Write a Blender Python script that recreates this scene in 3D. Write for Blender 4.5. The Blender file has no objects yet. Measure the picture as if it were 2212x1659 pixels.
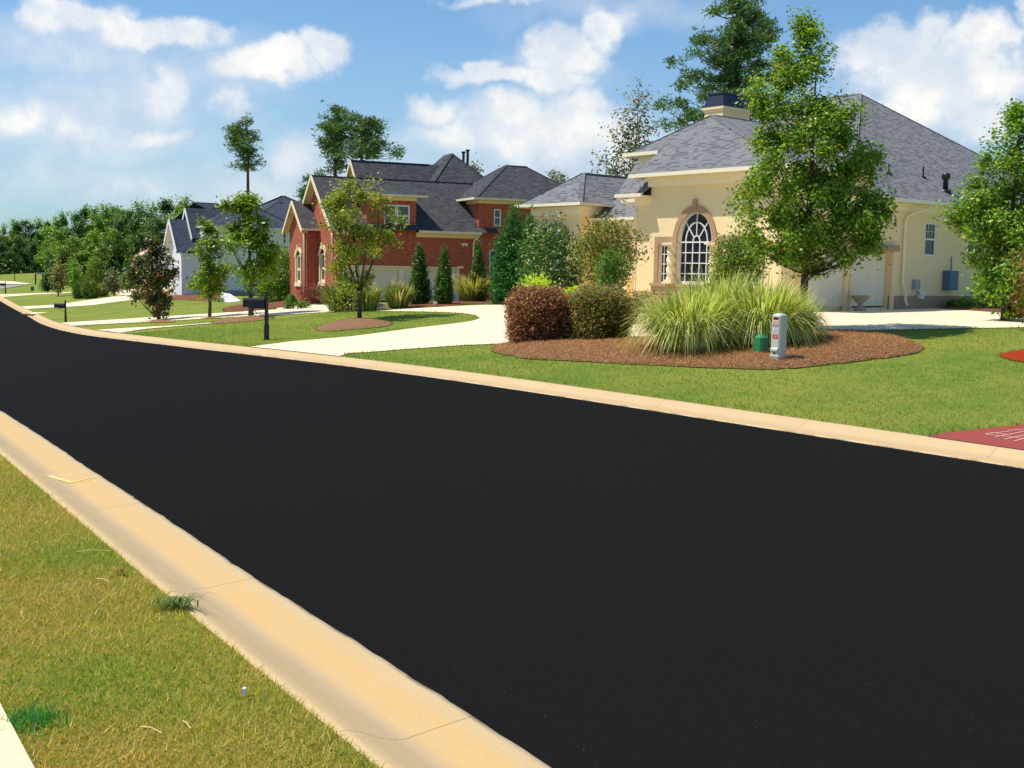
import bpy, math, random
import numpy as np
from mathutils import Vector, Matrix
from mathutils.geometry import delaunay_2d_cdt
R = math.radians
rng = np.random.default_rng(7)
sc = bpy.context.scene
col = sc.collection

# ------------------------------------------------------------ camera
FPX, CX, CY, PITCH, ROLL, EYE = 2429., 1106., 829.5, R(5.87), .019, 2.35
_F = np.array([0, math.cos(PITCH), -math.sin(PITCH)]); _U = np.array([0, math.sin(PITCH), math.cos(PITCH)]); _R = np.array([1., 0, 0])
CR = _R*math.cos(ROLL)+_U*math.sin(ROLL); CU = -_R*math.sin(ROLL)+_U*math.cos(ROLL)
cam = bpy.data.cameras.new('camera'); cam_o = bpy.data.objects.new('camera', cam); col.objects.link(cam_o)
m = Matrix(((CR[0], CU[0], -_F[0], 0), (CR[1], CU[1], -_F[1], 0), (CR[2], CU[2], -_F[2], EYE), (0, 0, 0, 1)))
cam_o.matrix_world = m
cam.sensor_width = 36; cam.lens = 36*FPX/2212.; cam.clip_start = .05; cam.clip_end = 5000
sc.camera = cam_o
sc.render.resolution_x = 1024; sc.render.resolution_y = 768
sc.view_settings.view_transform = 'Standard'; sc.view_settings.look = 'None'
sc.view_settings.exposure = 0.40; sc.view_settings.gamma = 1

def ray(x, y):
    return _F+(x-CX)/FPX*CR-(y-CY)/FPX*CU

# ------------------------------------------------------------ sun
SUN_EL, SUN_AZ = R(61), R(270)      # azimuth clockwise from +Y: the sun stands to the left
sd = Vector((math.sin(SUN_AZ)*math.cos(SUN_EL), math.cos(SUN_AZ)*math.cos(SUN_EL), math.sin(SUN_EL)))
sun = bpy.data.lights.new('sun', 'SUN'); sun.energy = 3.7; sun.angle = R(.53); sun.color = (1, .92, .79)
sun_o = bpy.data.objects.new('sun', sun); col.objects.link(sun_o)
sun_o.rotation_euler = sd.to_track_quat('Z', 'Y').to_euler(); sun_o.location = (-40, 0, 60)

# ------------------------------------------------------------ node helper
class NT:
    def __init__(s, tree): s.t = tree; s.n = tree.nodes; s.l = tree.links
    def new(s, kind, **kw):
        n = s.n.new(kind)
        for k, v in kw.items(): setattr(n, k, v)
        return n
    def put(s, sock, v):
        if isinstance(v, bpy.types.NodeSocket): s.l.new(v, sock)
        elif v is not None: sock.default_value = v
    def math(s, op, a, b=None, c=None, clamp=False):
        n = s.new('ShaderNodeMath', operation=op); n.use_clamp = clamp
        for i, v in enumerate((a, b, c)):
            if v is not None: s.put(n.inputs[i], v)
        return n.outputs[0]
    def vmath(s, op, a, b=None, out=0):
        n = s.new('ShaderNodeVectorMath', operation=op); s.put(n.inputs[0], a)
        if b is not None: s.put(n.inputs[1], b)
        return n.outputs[out]
    def mix(s, f, a, b):
        n = s.new('ShaderNodeMix', data_type='RGBA'); s.put(n.inputs[0], f); s.put(n.inputs[6], c4(a)); s.put(n.inputs[7], c4(b)); return n.outputs[2]
    def noise(s, vec, scale, detail=3, rough=.55, dist=0):
        n = s.new('ShaderNodeTexNoise'); s.put(n.inputs['Vector'], vec); n.inputs['Scale'].default_value = scale
        n.inputs['Detail'].default_value = detail; n.inputs['Roughness'].default_value = rough; n.inputs['Distortion'].default_value = dist
        return n.outputs['Fac']
    def ramp(s, f, a, b):
        n = s.new('ShaderNodeMapRange'); n.interpolation_type = 'SMOOTHSTEP'; s.put(n.inputs[0], f)
        n.inputs[1].default_value = a; n.inputs[2].default_value = b; return n.outputs[0]
    def mapping(s, vec, scale=(1, 1, 1), loc=(0, 0, 0), rot=(0, 0, 0)):
        n = s.new('ShaderNodeMapping'); s.put(n.inputs[0], vec); n.inputs['Scale'].default_value = scale
        n.inputs['Location'].default_value = loc; n.inputs['Rotation'].default_value = rot; return n.outputs[0]
def c4(c):
    if isinstance(c, bpy.types.NodeSocket): return c
    return tuple(c)+(1,) if len(c) == 3 else c
def srgb(r, g, b):
    f = lambda c: (c/255/12.92) if c/255 < .04045 else ((c/255+.055)/1.055)**2.4
    return (f(r), f(g), f(b))

def material(name, fn, rough=.8, spec=.3, bump=None):
    """fn(nt, coords) -> colour (socket or tuple), optional (colour, height, strength, distance)"""
    mt = bpy.data.materials.new(name); mt.use_nodes = True
    nt = NT(mt.node_tree); bs = nt.n['Principled BSDF']
    bs.inputs['Roughness'].default_value = rough; bs.inputs['Specular IOR Level'].default_value = spec
    tc = nt.new('ShaderNodeTexCoord')
    res = fn(nt, tc)
    if isinstance(res, tuple) and len(res) == 4 and not isinstance(res[0], (int, float)):
        c, h, st, di = res
        b = nt.new('ShaderNodeBump'); b.inputs['Strength'].default_value = st; b.inputs['Distance'].default_value = di
        nt.l.new(h, b.inputs['Height']); nt.l.new(b.outputs[0], bs.inputs['Normal'])
    else: c = res
    nt.put(bs.inputs['Base Color'], c4(c))
    return mt
def mottled(name, c, amp=.15, scale=2., rough=.7, spec=.3, bump=.0, bscale=60, metallic=0):
    def fn(nt, tc):
        v = tc.outputs['Object']
        f = nt.noise(v, scale, 4)
        a = tuple(max(0, x*(1-amp)) for x in c); b = tuple(min(1, x*(1+amp)) for x in c)
        cc = nt.mix(f, a, b)
        if bump > 0: return (cc, nt.noise(v, bscale, 3), bump, .01)
        return cc
    mt = material(name, fn, rough, spec)
    mt.node_tree.nodes['Principled BSDF'].inputs['Metallic'].default_value = metallic
    return mt

# ------------------------------------------------------------ world: sky and clouds
w = bpy.data.worlds.new('World'); sc.world = w; w.use_nodes = True
nt = NT(w.node_tree); bg = nt.n['Background']
sky = nt.new('ShaderNodeTexSky', sky_type='NISHITA'); sky.sun_disc = False
sky.sun_elevation = SUN_EL; sky.sun_rotation = SUN_AZ; sky.altitude = 300; sky.air_density = 1.0; sky.dust_density = .6; sky.ozone_density = 1.5
bg.inputs['Strength'].default_value = .12
tc = nt.new('ShaderNodeTexCoord'); d = tc.outputs['Generated']
sp = nt.new('ShaderNodeSeparateXYZ'); nt.l.new(d, sp.inputs[0])
yy = nt.math('MAXIMUM', nt.math('ABSOLUTE', sp.outputs[1]), .15)
uu = nt.math('DIVIDE', sp.outputs[0], yy); vv = nt.math('DIVIDE', sp.outputs[2], yy)
cb = nt.new('ShaderNodeCombineXYZ'); nt.l.new(uu, cb.inputs[0]); nt.l.new(vv, cb.inputs[1])
P = cb.outputs[0]
wob = nt.new('ShaderNodeTexNoise'); nt.l.new(P, wob.inputs['Vector']); wob.inputs['Scale'].default_value = 16; wob.inputs['Detail'].default_value = 6; wob.inputs['Roughness'].default_value = .55
off = nt.vmath('MULTIPLY', nt.vmath('SUBTRACT', wob.outputs['Color'], (.5, .5, .5)), (.075, .055, 0))
PW = nt.vmath('ADD', P, off)
def uv_of(x, y):
    q = ray(x, y); return q[0]/q[1], q[2]/q[1]
def field(blobs):
    cur = None
    for (x, y, rx, ry, wt) in blobs:
        u, v = uv_of(x, y)
        s_ = nt.vmath('MULTIPLY', nt.vmath('SUBTRACT', PW, (u, v, 0)), (FPX/rx, FPX/ry, 0))
        L = nt.vmath('LENGTH', s_, out=1)
        a = nt.math('MULTIPLY', nt.math('SUBTRACT', 1.0, L), wt)
        cur = a if cur is None else nt.math('MAXIMUM', cur, a)
    return cur
crisp = [(150, 30, 150, 50, 1), (300, 60, 170, 42, 1), (425, 55, 95, 45, 1), (585, 130, 155, 48, 1), (695, 100, 65, 48, 1), (510, 135, 80, 35, .8),
         (345, 185, 75, 72, .75), (45, 275, 70, 55, .6), (155, 285, 55, 50, .55), (640, 335, 90, 62, .6), (345, 288, 95, 22, .5), (500, 215, 70, 40, .4),
         (1080, 160, 150, 36, 1), (1220, 110, 115, 62, 1), (1310, 55, 75, 52, 1), (1040, 135, 50, 30, .9), (1180, 165, 120, 38, .9),
         (935, 235, 80, 42, .8), (1095, 240, 80, 50, .85), (1250, 215, 120, 40, .8), (1190, 275, 290, 85, .85), (960, 290, 150, 50, .55), (1330, 330, 160, 50, .5),
         (1935, 120, 160, 75, 1), (2000, 70, 70, 55, 1), (2100, 95, 110, 75, 1), (1980, 225, 150, 42, .8), (2130, 250, 100, 62, .85), (2060, 170, 240, 85, 1),
         (2215, 40, 45, 110, .6), (1080, 0, 160, 18, .6), (2420, 150, 130, 90, 1), (-180, 90, 160, 60, 1), (1500, -260, 260, 90, 1), (700, -330, 320, 90, 1)]
soft = [(200, 250, 420, 150, .6), (120, 110, 330, 90, .55), (300, 400, 500, 80, .45), (450, 150, 250, 90, .35), (1180, 320, 420, 150, .6), (500, 400, 600, 90, .4), (2050, 220, 330, 130, .45), (1180, 150, 200, 70, .4), (1330, 20, 330, 60, .35), (640, 340, 150, 90, .4)]
fc = field(crisp); fs = field(soft)
fine = nt.noise(P, 34, 8, .62)
ac = nt.math('MULTIPLY', nt.math('MULTIPLY_ADD', nt.ramp(nt.noise(P, 12, 5, .6), .35, .65), .3, .7), nt.ramp(nt.math('ADD', fc, nt.math('MULTIPLY', nt.math('SUBTRACT', fine, .5), .85)), -.02, .52))
as_ = nt.math('MULTIPLY', nt.ramp(nt.math('ADD', fs, nt.math('MULTIPLY', nt.math('SUBTRACT', nt.noise(P, 9, 6, .6), .5), .55)), -.08, .5), .62)
# a generic field of small clouds for the sky the photograph does not show
alpha = nt.math('SUBTRACT', 1.0, nt.math('MULTIPLY', nt.math('SUBTRACT', 1.0, ac), nt.math('SUBTRACT', 1.0, as_)), clamp=True)
sh1 = nt.ramp(nt.noise(nt.vmath('ADD', P, (0, -.012, 0)), 20, 5, .6), .38, .66)
sh2 = nt.ramp(fc, .0, .55)
lit = nt.math('MULTIPLY_ADD', sh1, .7, nt.math('MULTIPLY', sh2, .4))
ccol = nt.mix(lit, (4.3, 4.75, 5.5), (6.5, 6.4, 6.15))
# haze towards the horizon
hz = nt.ramp(sp.outputs[2], .30, -.02)
base = nt.mix(nt.math('MULTIPLY', hz, .60), nt.vmath('MULTIPLY', sky.outputs[0], (.54, .77, .92)), (2.6, 3.55, 4.3))
nt.l.new(nt.mix(alpha, base, ccol), bg.inputs['Color'])

# ------------------------------------------------------------ terrain
US = np.array([-.616, .788]); UN = np.array([.788, .616])
_s = np.arange(-120, 900, 1.)
def table(pts, sig=4):
    x, y = zip(*pts); v = np.interp(_s, x, y)
    k = np.exp(-.5*(np.arange(-3*sig, 3*sig+1)/sig)**2); k /= k.sum()
    vp = np.pad(v, 3*sig, mode='edge'); return np.convolve(vp, k, 'valid')
T_NF = table([(-120, 13.5), (22, 13.5), (34, 12.95), (42, 13.1), (51.5, 14.7), (65, 17.6), (80, 21), (100, 24.8), (900, 175)], 3)
T_NN = table([(-120, 2.2), (0, 3.02), (3.0, 3.24), (4.4, 3.35), (6.4, 3.47), (8.6, 3.64), (12.6, 3.95), (18.7, 4.44), (30, 4.9), (42, 5.4), (51.5, 6.9), (65, 9.6), (80, 12.8), (100, 16.6), (900, 167)], 1)
T_ZL = table([(-120, 0), (18, 0), (23, -.04), (28, -.12), (34, -.22), (39, -.32), (42, -.42), (51.5, -.72), (65, -1.15), (80, -1.5), (100, -1.65), (170, -1.7), (260, -1.0), (420, 2), (900, 6)], 3)
nf = lambda s: np.interp(s, _s, T_NF)
nn = lambda s: np.interp(s, _s, T_NN)
zl = lambda s: np.interp(s, _s, T_ZL)
CW_N, CW_F = .80, .66          # curb widths
def lat_far(dd):
    return np.interp(dd, [.66, 4, 9, 14, 32, 60, 300], [.13, .36, .80, 1.12, 1.2, 1.5, 1.5])
def lat_near(dd):
    return np.interp(dd, [.80, 2.5, 6, 60], [.12, .16, .5, 1.2])
def sn(x, y): return x*US[0]+y*US[1], x*UN[0]+y*UN[1]
def xy(s, n): return s*US[0]+n*UN[0], s*US[1]+n*UN[1]
def terr(x, y):
    s, n = sn(x, y); a = n-nf(s); b = nn(s)-n
    z = zl(s)
    return np.where(a > CW_F, z+lat_far(a), np.where(b > CW_N, z+lat_near(b), np.where(a > 0, z+.13*np.clip(a/CW_F, 0, 1), z)))
def at(x, y, dz=0.):
    """photo pixel -> point on the terrain"""
    q = ray(x, y); q = q/q[1]
    ts = np.concatenate([np.arange(2, 60, .05), np.arange(60, 200, .2), np.arange(200, 800, 1.)])
    px = q[0]*ts; py = ts; pz = EYE+q[2]*ts
    below = pz-(terr(px, py)+dz) < 0
    if not below.any(): t = 500.
    else:
        i = int(np.argmax(below)); a, b = ts[max(i-1, 0)], ts[i]
        for _ in range(25):
            mid = (a+b)/2
            if EYE+q[2]*mid < float(terr(q[0]*mid, mid))+dz: b = mid
            else: a = mid
        t = b
    return np.array([q[0]*t, t, float(terr(q[0]*t, t))+dz])
def at_y(x, y, Y):
    q = ray(x, y); return np.array([0, 0, EYE])+q*Y/q[1]

# ------------------------------------------------------------ mesh helpers
class MB:
    def __init__(s): s.v = []; s.f = []; s.m = []
    def face(s, pts, mi=0):
        i = len(s.v); s.v += [tuple(map(float, p)) for p in pts]; s.f.append(tuple(range(i, i+len(pts)))); s.m.append(mi)
    def box(s, a, b, mi=0):
        x0, y0, z0 = a; x1, y1, z1 = b
        if x0 > x1: x0, x1 = x1, x0
        if y0 > y1: y0, y1 = y1, y0
        if z0 > z1: z0, z1 = z1, z0
        p = [(x0, y0, z0), (x1, y0, z0), (x1, y1, z0), (x0, y1, z0), (x0, y0, z1), (x1, y0, z1), (x1, y1, z1), (x0, y1, z1)]
        for q in ((0, 3, 2, 1), (4, 5, 6, 7), (0, 1, 5, 4), (1, 2, 6, 5), (2, 3, 7, 6), (3, 0, 4, 7)): s.face([p[k] for k in q], mi)
    def prism(s, poly, z0, z1, mi=0):
        n = len(poly)
        s.face([(p[0], p[1], z1) for p in poly], mi); s.face([(p[0], p[1], z0) for p in reversed(poly)], mi)
        for i in range(n):
            a, b = poly[i], poly[(i+1) % n]
            s.face([(a[0], a[1], z0), (b[0], b[1], z0), (b[0], b[1], z1), (a[0], a[1], z1)], mi)
    def bar(s, a, b, w, h=None, mi=0):
        """rectangular bar between two points"""
        a = Vector(a); b = Vector(b); h = h or w; dr = (b-a).normalized()
        up = Vector((0, 0, 1)) if abs(dr.z) < .95 else Vector((0, 1, 0))
        sx = dr.cross(up).normalized()*w/2; sz = sx.cross(dr).normalized()*h/2
        c = [a-sx-sz, a+sx-sz, a+sx+sz, a-sx+sz, b-sx-sz, b+sx-sz, b+sx+sz, b-sx+sz]
        for q in ((0, 1, 2, 3), (7, 6, 5, 4), (0, 4, 5, 1), (1, 5, 6, 2), (2, 6, 7, 3), (3, 7, 4, 0)): s.face([c[k] for k in q], mi)
    def tube(s, pts, rad, k=8, mi=0):
        pts = [Vector(p) for p in pts]; rings = []
        prev = None
        for i, p in enumerate(pts):
            dr = (pts[min(i+1, len(pts)-1)]-pts[max(i-1, 0)]).normalized()
            if prev is None:
                ref = Vector((1, 0, 0)) if abs(dr.x) < .8 else Vector((0, 1, 0)); sx = dr.cross(ref).normalized()
            else: sx = (prev-dr*prev.dot(dr)).normalized()
            prev = sx; sy = dr.cross(sx); r = rad[i] if isinstance(rad, (list, tuple)) else rad
            rings.append([len(s.v)+j for j in range(k)])
            for j in range(k):
                t = 2*math.pi*j/k; s.v.append(tuple(p+sx*math.cos(t)*r+sy*math.sin(t)*r))
        for i in range(len(rings)-1):
            for j in range(k):
                s.f.append((rings[i][j], rings[i][(j+1) % k], rings[i+1][(j+1) % k], rings[i+1][j])); s.m.append(mi)
        s.f.append(tuple(reversed(rings[0]))); s.m.append(mi); s.f.append(tuple(rings[-1])); s.m.append(mi)
    def lathe(s, prof, c=(0, 0, 0), k=16, mi=0):
        rings = []
        for r, z in prof:
            rings.append(len(s.v))
            for j in range(k):
                t = 2*math.pi*j/k; s.v.append((c[0]+r*math.cos(t), c[1]+r*math.sin(t), c[2]+z))
        for i in range(len(rings)-1):
            for j in range(k):
                a, b = rings[i], rings[i+1]
                s.f.append((a+j, a+(j+1) % k, b+(j+1) % k, b+j)); s.m.append(mi)
        s.f.append(tuple(rings[0]+j for j in reversed(range(k)))); s.m.append(mi); s.f.append(tuple(rings[-1]+j for j in range(k))); s.m.append(mi)
    def build(s, name, mats, parent=None, smooth=False, bevel=0, uv=True):
        me = bpy.data.meshes.new(name); me.from_pydata(s.v, [], s.f); me.update()
        if not isinstance(mats, (list, tuple)): mats = [mats]
        for mt in mats: me.materials.append(mt)
        me.polygons.foreach_set('material_index', s.m)
        if uv:
            ul = me.uv_layers.new(name='UVMap')
            for p in me.polygons:
                n = p.normal; t = Vector((0, 0, 1)).cross(n)
                if t.length < 1e-3: t = Vector((1, 0, 0))
                t.normalize(); b = n.cross(t)
                for li in p.loop_indices:
                    co = me.vertices[me.loops[li].vertex_index].co
                    ul.data[li].uv = (co.dot(t), co.dot(b))
        if smooth:
            me.polygons.foreach_set('use_smooth', [True]*len(me.polygons))
        o = bpy.data.objects.new(name, me); col.objects.link(o)
        if parent: o.parent = parent
        if bevel:
            md = o.modifiers.new('bevel', 'BEVEL'); md.width = bevel; md.segments = 2; md.limit_method = 'ANGLE'
        return o
def tag(o, label=None, cat=None, group=None, kind=None):
    if label: o['label'] = label
    if cat: o['category'] = cat
    if group: o['group'] = group
    if kind: o['kind'] = kind
    return o
def thing(name, label, cat, loc=(0, 0, 0), rz=0, group=None):
    o = bpy.data.objects.new(name, None); col.objects.link(o); o.empty_display_size = .3
    o.location = tuple(float(q) for q in loc); o.rotation_euler = (0, 0, rz)
    return tag(o, label, cat, group)
def copy_tree(o, parent=None):
    c = o.copy(); col.objects.link(c); c.parent = parent
    for ch in o.children: copy_tree(ch, c)
    return c
def np_mesh(name, V, F, mats, parent=None, colr=None, mi=None, smooth=False):
    """V Nx3, F Mxk (all same k) -> object; colr Nx3 point colour"""
    me = bpy.data.meshes.new(name); k = F.shape[1]
    me.vertices.add(len(V)); me.vertices.foreach_set('co', np.asarray(V, np.float32).ravel())
    me.loops.add(F.size); me.loops.foreach_set('vertex_index', F.astype(np.int32).ravel())
    me.polygons.add(len(F)); me.polygons.foreach_set('loop_start', np.arange(0, F.size, k, dtype=np.int32))
    me.polygons.foreach_set('loop_total', np.full(len(F), k, np.int32))
    if not isinstance(mats, (list, tuple)): mats = [mats]
    for mt in mats: me.materials.append(mt)
    if mi is not None: me.polygons.foreach_set('material_index', mi.astype(np.int32))
    if smooth: me.polygons.foreach_set('use_smooth', np.ones(len(F), bool))
    if colr is not None:
        at_ = me.attributes.new('Col', 'FLOAT_COLOR', 'POINT')
        at_.data.foreach_set('color', np.concatenate([colr, np.ones((len(colr), 1))], 1).astype(np.float32).ravel())
    me.update(calc_edges=True); me.validate()
    o = bpy.data.objects.new(name, me); col.objects.link(o)
    if parent: o.parent = parent
    return o

# ------------------------------------------------------------ materials
def f_lawn(c1, c2, c3, straw):
    def fn(nt, tc):
        v = tc.outputs['Object']
        a = nt.ramp(nt.noise(v, .35, 4, .6), .35, .65); b = nt.ramp(nt.noise(v, 2.2, 5, .7), .35, .7)
        f = nt.ramp(nt.noise(v, 60, 3, .7), .3, .7)
        c = nt.mix(a, c1, c2); c = nt.mix(nt.math('MULTIPLY', b, .5), c, c3)
        c = nt.mix(nt.math('MULTIPLY', f, straw), c, (.34, .28, .09))
        g = nt.noise(v, 130, 2, .7)
        c = nt.mix(nt.math('MULTIPLY', nt.ramp(g, .62, .35), .45), c, tuple(x*.35 for x in c2))
        return (c, nt.noise(v, 90, 4, .7), .7, .03)
    return fn
M_LAWN = material('lawn_grass', f_lawn(srgb(146, 154, 60), srgb(98, 136, 44), srgb(166, 164, 80), .3), .95, .1)
M_VERGE = material('verge_grass', f_lawn(srgb(164, 152, 58), srgb(126, 142, 46), srgb(178, 152, 80), .5), .95, .1)
def f_asphalt(nt, tc):
    v = tc.outputs['Object']
    big = nt.noise(v, .12, 3); fine = nt.noise(v, 220, 2, .8); mid = nt.noise(v, 40, 3, .7)
    c = nt.mix(big, (.0076, .0072, .0068), (.0104, .0099, .0094))
    c = nt.mix(nt.math('MULTIPLY', nt.ramp(fine, .45, .75), .6), c, (.030, .029, .028))
    c = nt.mix(nt.math('MULTIPLY', nt.ramp(mid, .6, .3), .35), c, (.007, .007, .0075))
    sp_ = nt.ramp(nt.noise(v, 160, 0), .86, .90)
    c = nt.mix(nt.math('MULTIPLY', sp_, .6), c, (.35, .34, .32))
    return (c, fine, .35, .004)
M_ASPH = material('asphalt', f_asphalt, .98, .03)
def f_curb(nt, tc):
    v = tc.outputs['UV']      # u along the curb in metres, v across (0 asphalt side .. 1 grass side)
    sx = nt.new('ShaderNodeSeparateXYZ'); nt.l.new(v, sx.inputs[0]); U, V = sx.outputs[0], sx.outputs[1]
    o = tc.outputs['Object']
    n1 = nt.noise(o, 1.1, 5, .65); n2 = nt.noise(nt.mapping(v, (1.2, 9, 1)), 1.0, 5, .65); n3 = nt.noise(o, 60, 3, .7)
    c = nt.mix(n1, srgb(198, 173, 128), srgb(213, 189, 145))
    band = nt.math('MULTIPLY', nt.ramp(V, .10, .2), nt.ramp(V, .58, .38))        # iron-stained gutter pan
    c = nt.mix(nt.math('MULTIPLY', band, nt.math('MULTIPLY_ADD', n2, .9, .0)), c, srgb(221, 177, 108))
    g = nt.math('MULTIPLY', nt.ramp(V, .44, .54), nt.ramp(V, .70, .60))          # grey dirt line in the gutter
    c = nt.mix(nt.math('MULTIPLY', g, nt.math('MULTIPLY', n2, .75)), c, srgb(176, 156, 136))
    e = nt.ramp(V, .05, .0)
    c = nt.mix(nt.math('MULTIPLY', e, .7), c, srgb(226, 210, 176))
    jt = nt.math('LESS_THAN', nt.math('ABSOLUTE', nt.math('SUBTRACT', nt.math('FRACT', nt.math('DIVIDE', U, 3.05)), .5)), .0022)
    c = nt.mix(nt.math('MULTIPLY', jt, .45), c, (.16, .10, .05))
    cr = nt.noise(o, 1.6, 6, .75); crk = nt.math('LESS_THAN', nt.math('ABSOLUTE', nt.math('SUBTRACT', cr, .5)), .0012)
    c = nt.mix(nt.math('MULTIPLY', crk, .35), c, (.25, .16, .09))
    c = nt.mix(nt.math('MULTIPLY', nt.ramp(n3, .5, .75), .3), c, srgb(180, 140, 92))
    gr = nt.noise(o, 260, 2, .8); c = nt.mix(nt.math('MULTIPLY', nt.ramp(gr, .35, .7), .35), c, srgb(170, 136, 98))
    bl_ = nt.noise(o, 3.2, 6, .8); c = nt.mix(nt.math('MULTIPLY', nt.ramp(bl_, .55, .75), .4), c, srgb(196, 166, 130))
    pit = nt.ramp(nt.noise(o, 38, 1), .80, .84); c = nt.mix(nt.math('MULTIPLY', pit, .7), c, (.12, .08, .05))
    rim = nt.math('MULTIPLY', nt.ramp(V, .04, .01), nt.ramp(nt.noise(o, 2.2, 4, .6), .45, .65)); c = nt.mix(nt.math('MULTIPLY', rim, .55), c, (.10, .055, .03))
    return (c, n3, .25, .004)
M_CURB = material('curb_concrete', f_curb, .85, .2)
def f_conc(base, dark):
    def fn(nt, tc):
        v = tc.outputs['Object']
        n = nt.noise(v, .7, 6, .65); c = nt.mix(n, base, dark)
        st = nt.noise(nt.mapping(v, (.6, 4, 1), rot=(0, 0, .7)), .8, 5, .7)
        c = nt.mix(nt.math('MULTIPLY', nt.ramp(st, .52, .75), .35), c, tuple(x*.8 for x in dark))
        br = nt.new('ShaderNodeTexBrick'); nt.l.new(nt.mapping(v, rot=(0, 0, R(52))), br.inputs['Vector'])
        br.inputs['Scale'].default_value = 1; br.inputs['Mortar Size'].default_value = .008; br.inputs['Brick Width'].default_value = 3.2; br.inputs['Row Height'].default_value = 3.0; br.offset = 0
        c = nt.mix(nt.math('MULTIPLY', br.outputs['Fac'], .35), c, (.3, .26, .2))
        return (c, nt.noise(v, 70, 3), .15, .004)
    return fn
M_DRIVE = material('driveway_concrete', f_conc(srgb(244, 226, 194), srgb(232, 210, 176)), .85, .2)
M_WALK = material('sidewalk_concrete', f_conc(srgb(240, 226, 190), srgb(228, 210, 170)), .85, .2)
def f_straw(c1, c2, c3):
    def fn(nt, tc):
        v = tc.outputs['Object']
        n = nt.noise(v, 3, 5, .7); f = nt.noise(v, 55, 4, .8); g = nt.noise(v, 18, 5, .8)
        c = nt.mix(n, c1, c2); c = nt.mix(nt.ramp(f, .4, .7), c, c3)
        c = nt.mix(nt.math('MULTIPLY', nt.ramp(g, .5, .3), .8), c, tuple(x*.3 for x in c1))
        return (c, nt.math('ADD', f, nt.math('MULTIPLY', g, 1.5)), .9, .05)
    return fn
M_STRAW = material('pine_straw', f_straw(srgb(150, 110, 78), srgb(170, 128, 92), srgb(196, 156, 116)), .95, .1)
M_REDM = material('red_mulch', f_straw(srgb(176, 48, 20), srgb(200, 66, 30), srgb(222, 100, 50)), .95, .1)
M_SOIL = material('brown_mulch', f_straw(srgb(120, 76, 56), srgb(146, 98, 74), srgb(160, 112, 84)), .95, .1)
def f_shingle(c1, c2, dash, rw=.145, bw=.34):
    def fn(nt, tc):
        v = tc.outputs['UV']
        def brick(vec, w_, mo):
            b = nt.new('ShaderNodeTexBrick'); nt.l.new(vec, b.inputs['Vector']); b.inputs['Scale'].default_value = 1
            b.inputs['Color1'].default_value = (0, 0, 0, 1); b.inputs['Color2'].default_value = (1, 1, 1, 1); b.inputs['Mortar'].default_value = (.5, .5, .5, 1)
            b.inputs['Mortar Size'].default_value = mo; b.inputs['Brick Width'].default_value = w_; b.inputs['Row Height'].default_value = rw; b.offset = .37; b.squash = 1
            return b
        b1 = brick(v, bw, .006); b2 = brick(nt.mapping(v, loc=(.11, 0, 0)), bw*.63, .0)
        bl = nt.noise(v, .35, 4, .6)
        sx = nt.new('ShaderNodeSeparateXYZ'); nt.l.new(v, sx.inputs[0])
        saw = nt.math('FRACT', nt.math('DIVIDE', sx.outputs[1], rw))
        c = nt.mix(nt.math('MULTIPLY', b1.outputs['Color'], .55), c1, c2)
        dd = nt.math('MULTIPLY', nt.ramp(b2.outputs['Color'], .60, .72), nt.ramp(saw, .62, .5))
        c = nt.mix(nt.math('MULTIPLY', dd, .85), c, dash)
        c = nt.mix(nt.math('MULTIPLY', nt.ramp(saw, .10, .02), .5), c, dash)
        c = nt.mix(nt.math('MULTIPLY', bl, .3), c, c2)
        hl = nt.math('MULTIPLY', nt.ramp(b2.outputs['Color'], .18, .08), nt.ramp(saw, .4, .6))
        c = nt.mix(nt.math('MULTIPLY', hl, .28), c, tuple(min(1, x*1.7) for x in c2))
        h = nt.math('ADD', nt.math('MULTIPLY', saw, -1.), nt.math('MULTIPLY', b2.outputs['Color'], .8))
        return (c, h, .8, .02)
    return fn
M_ROOF1 = material('grey_shingles', f_shingle(srgb(116, 117, 120), srgb(132, 132, 134), srgb(66, 67, 74)), .9, .2)
M_ROOF2 = material('charcoal_shingles', f_shingle(srgb(64, 64, 68), srgb(90, 89, 92), srgb(40, 40, 46)), .9, .2)
M_ROOF3 = material('slate_blue_shingles', f_shingle(srgb(58, 64, 80), srgb(82, 88, 102), srgb(38, 44, 56)), .9, .2)
def f_stucco(c, c2):
    def fn(nt, tc):
        v = tc.outputs['Object']
        n = nt.noise(v, .8, 5, .6); cc = nt.mix(n, c, c2)
        s_ = nt.noise(nt.mapping(v, (3, 3, .35)), 1.0, 4, .6)
        cc = nt.mix(nt.math('MULTIPLY', nt.ramp(s_, .55, .8), .18), cc, tuple(x*.7 for x in c2))
        return (cc, nt.noise(v, 45, 4, .7), .25, .008)
    return fn
M_STUC = material('cream_stucco', f_stucco(srgb(250, 226, 178), srgb(243, 217, 167)), .9, .15)
M_STUCT = material('tan_stucco', f_stucco(srgb(184, 154, 122), srgb(170, 140, 110)), .9, .15)
M_TRIMC = mottled('cream_trim', srgb(240, 222, 184), .04, 2, .6)
M_GUT = mottled('cream_gutter', srgb(246, 236, 208), .04, 2, .45)
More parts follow.
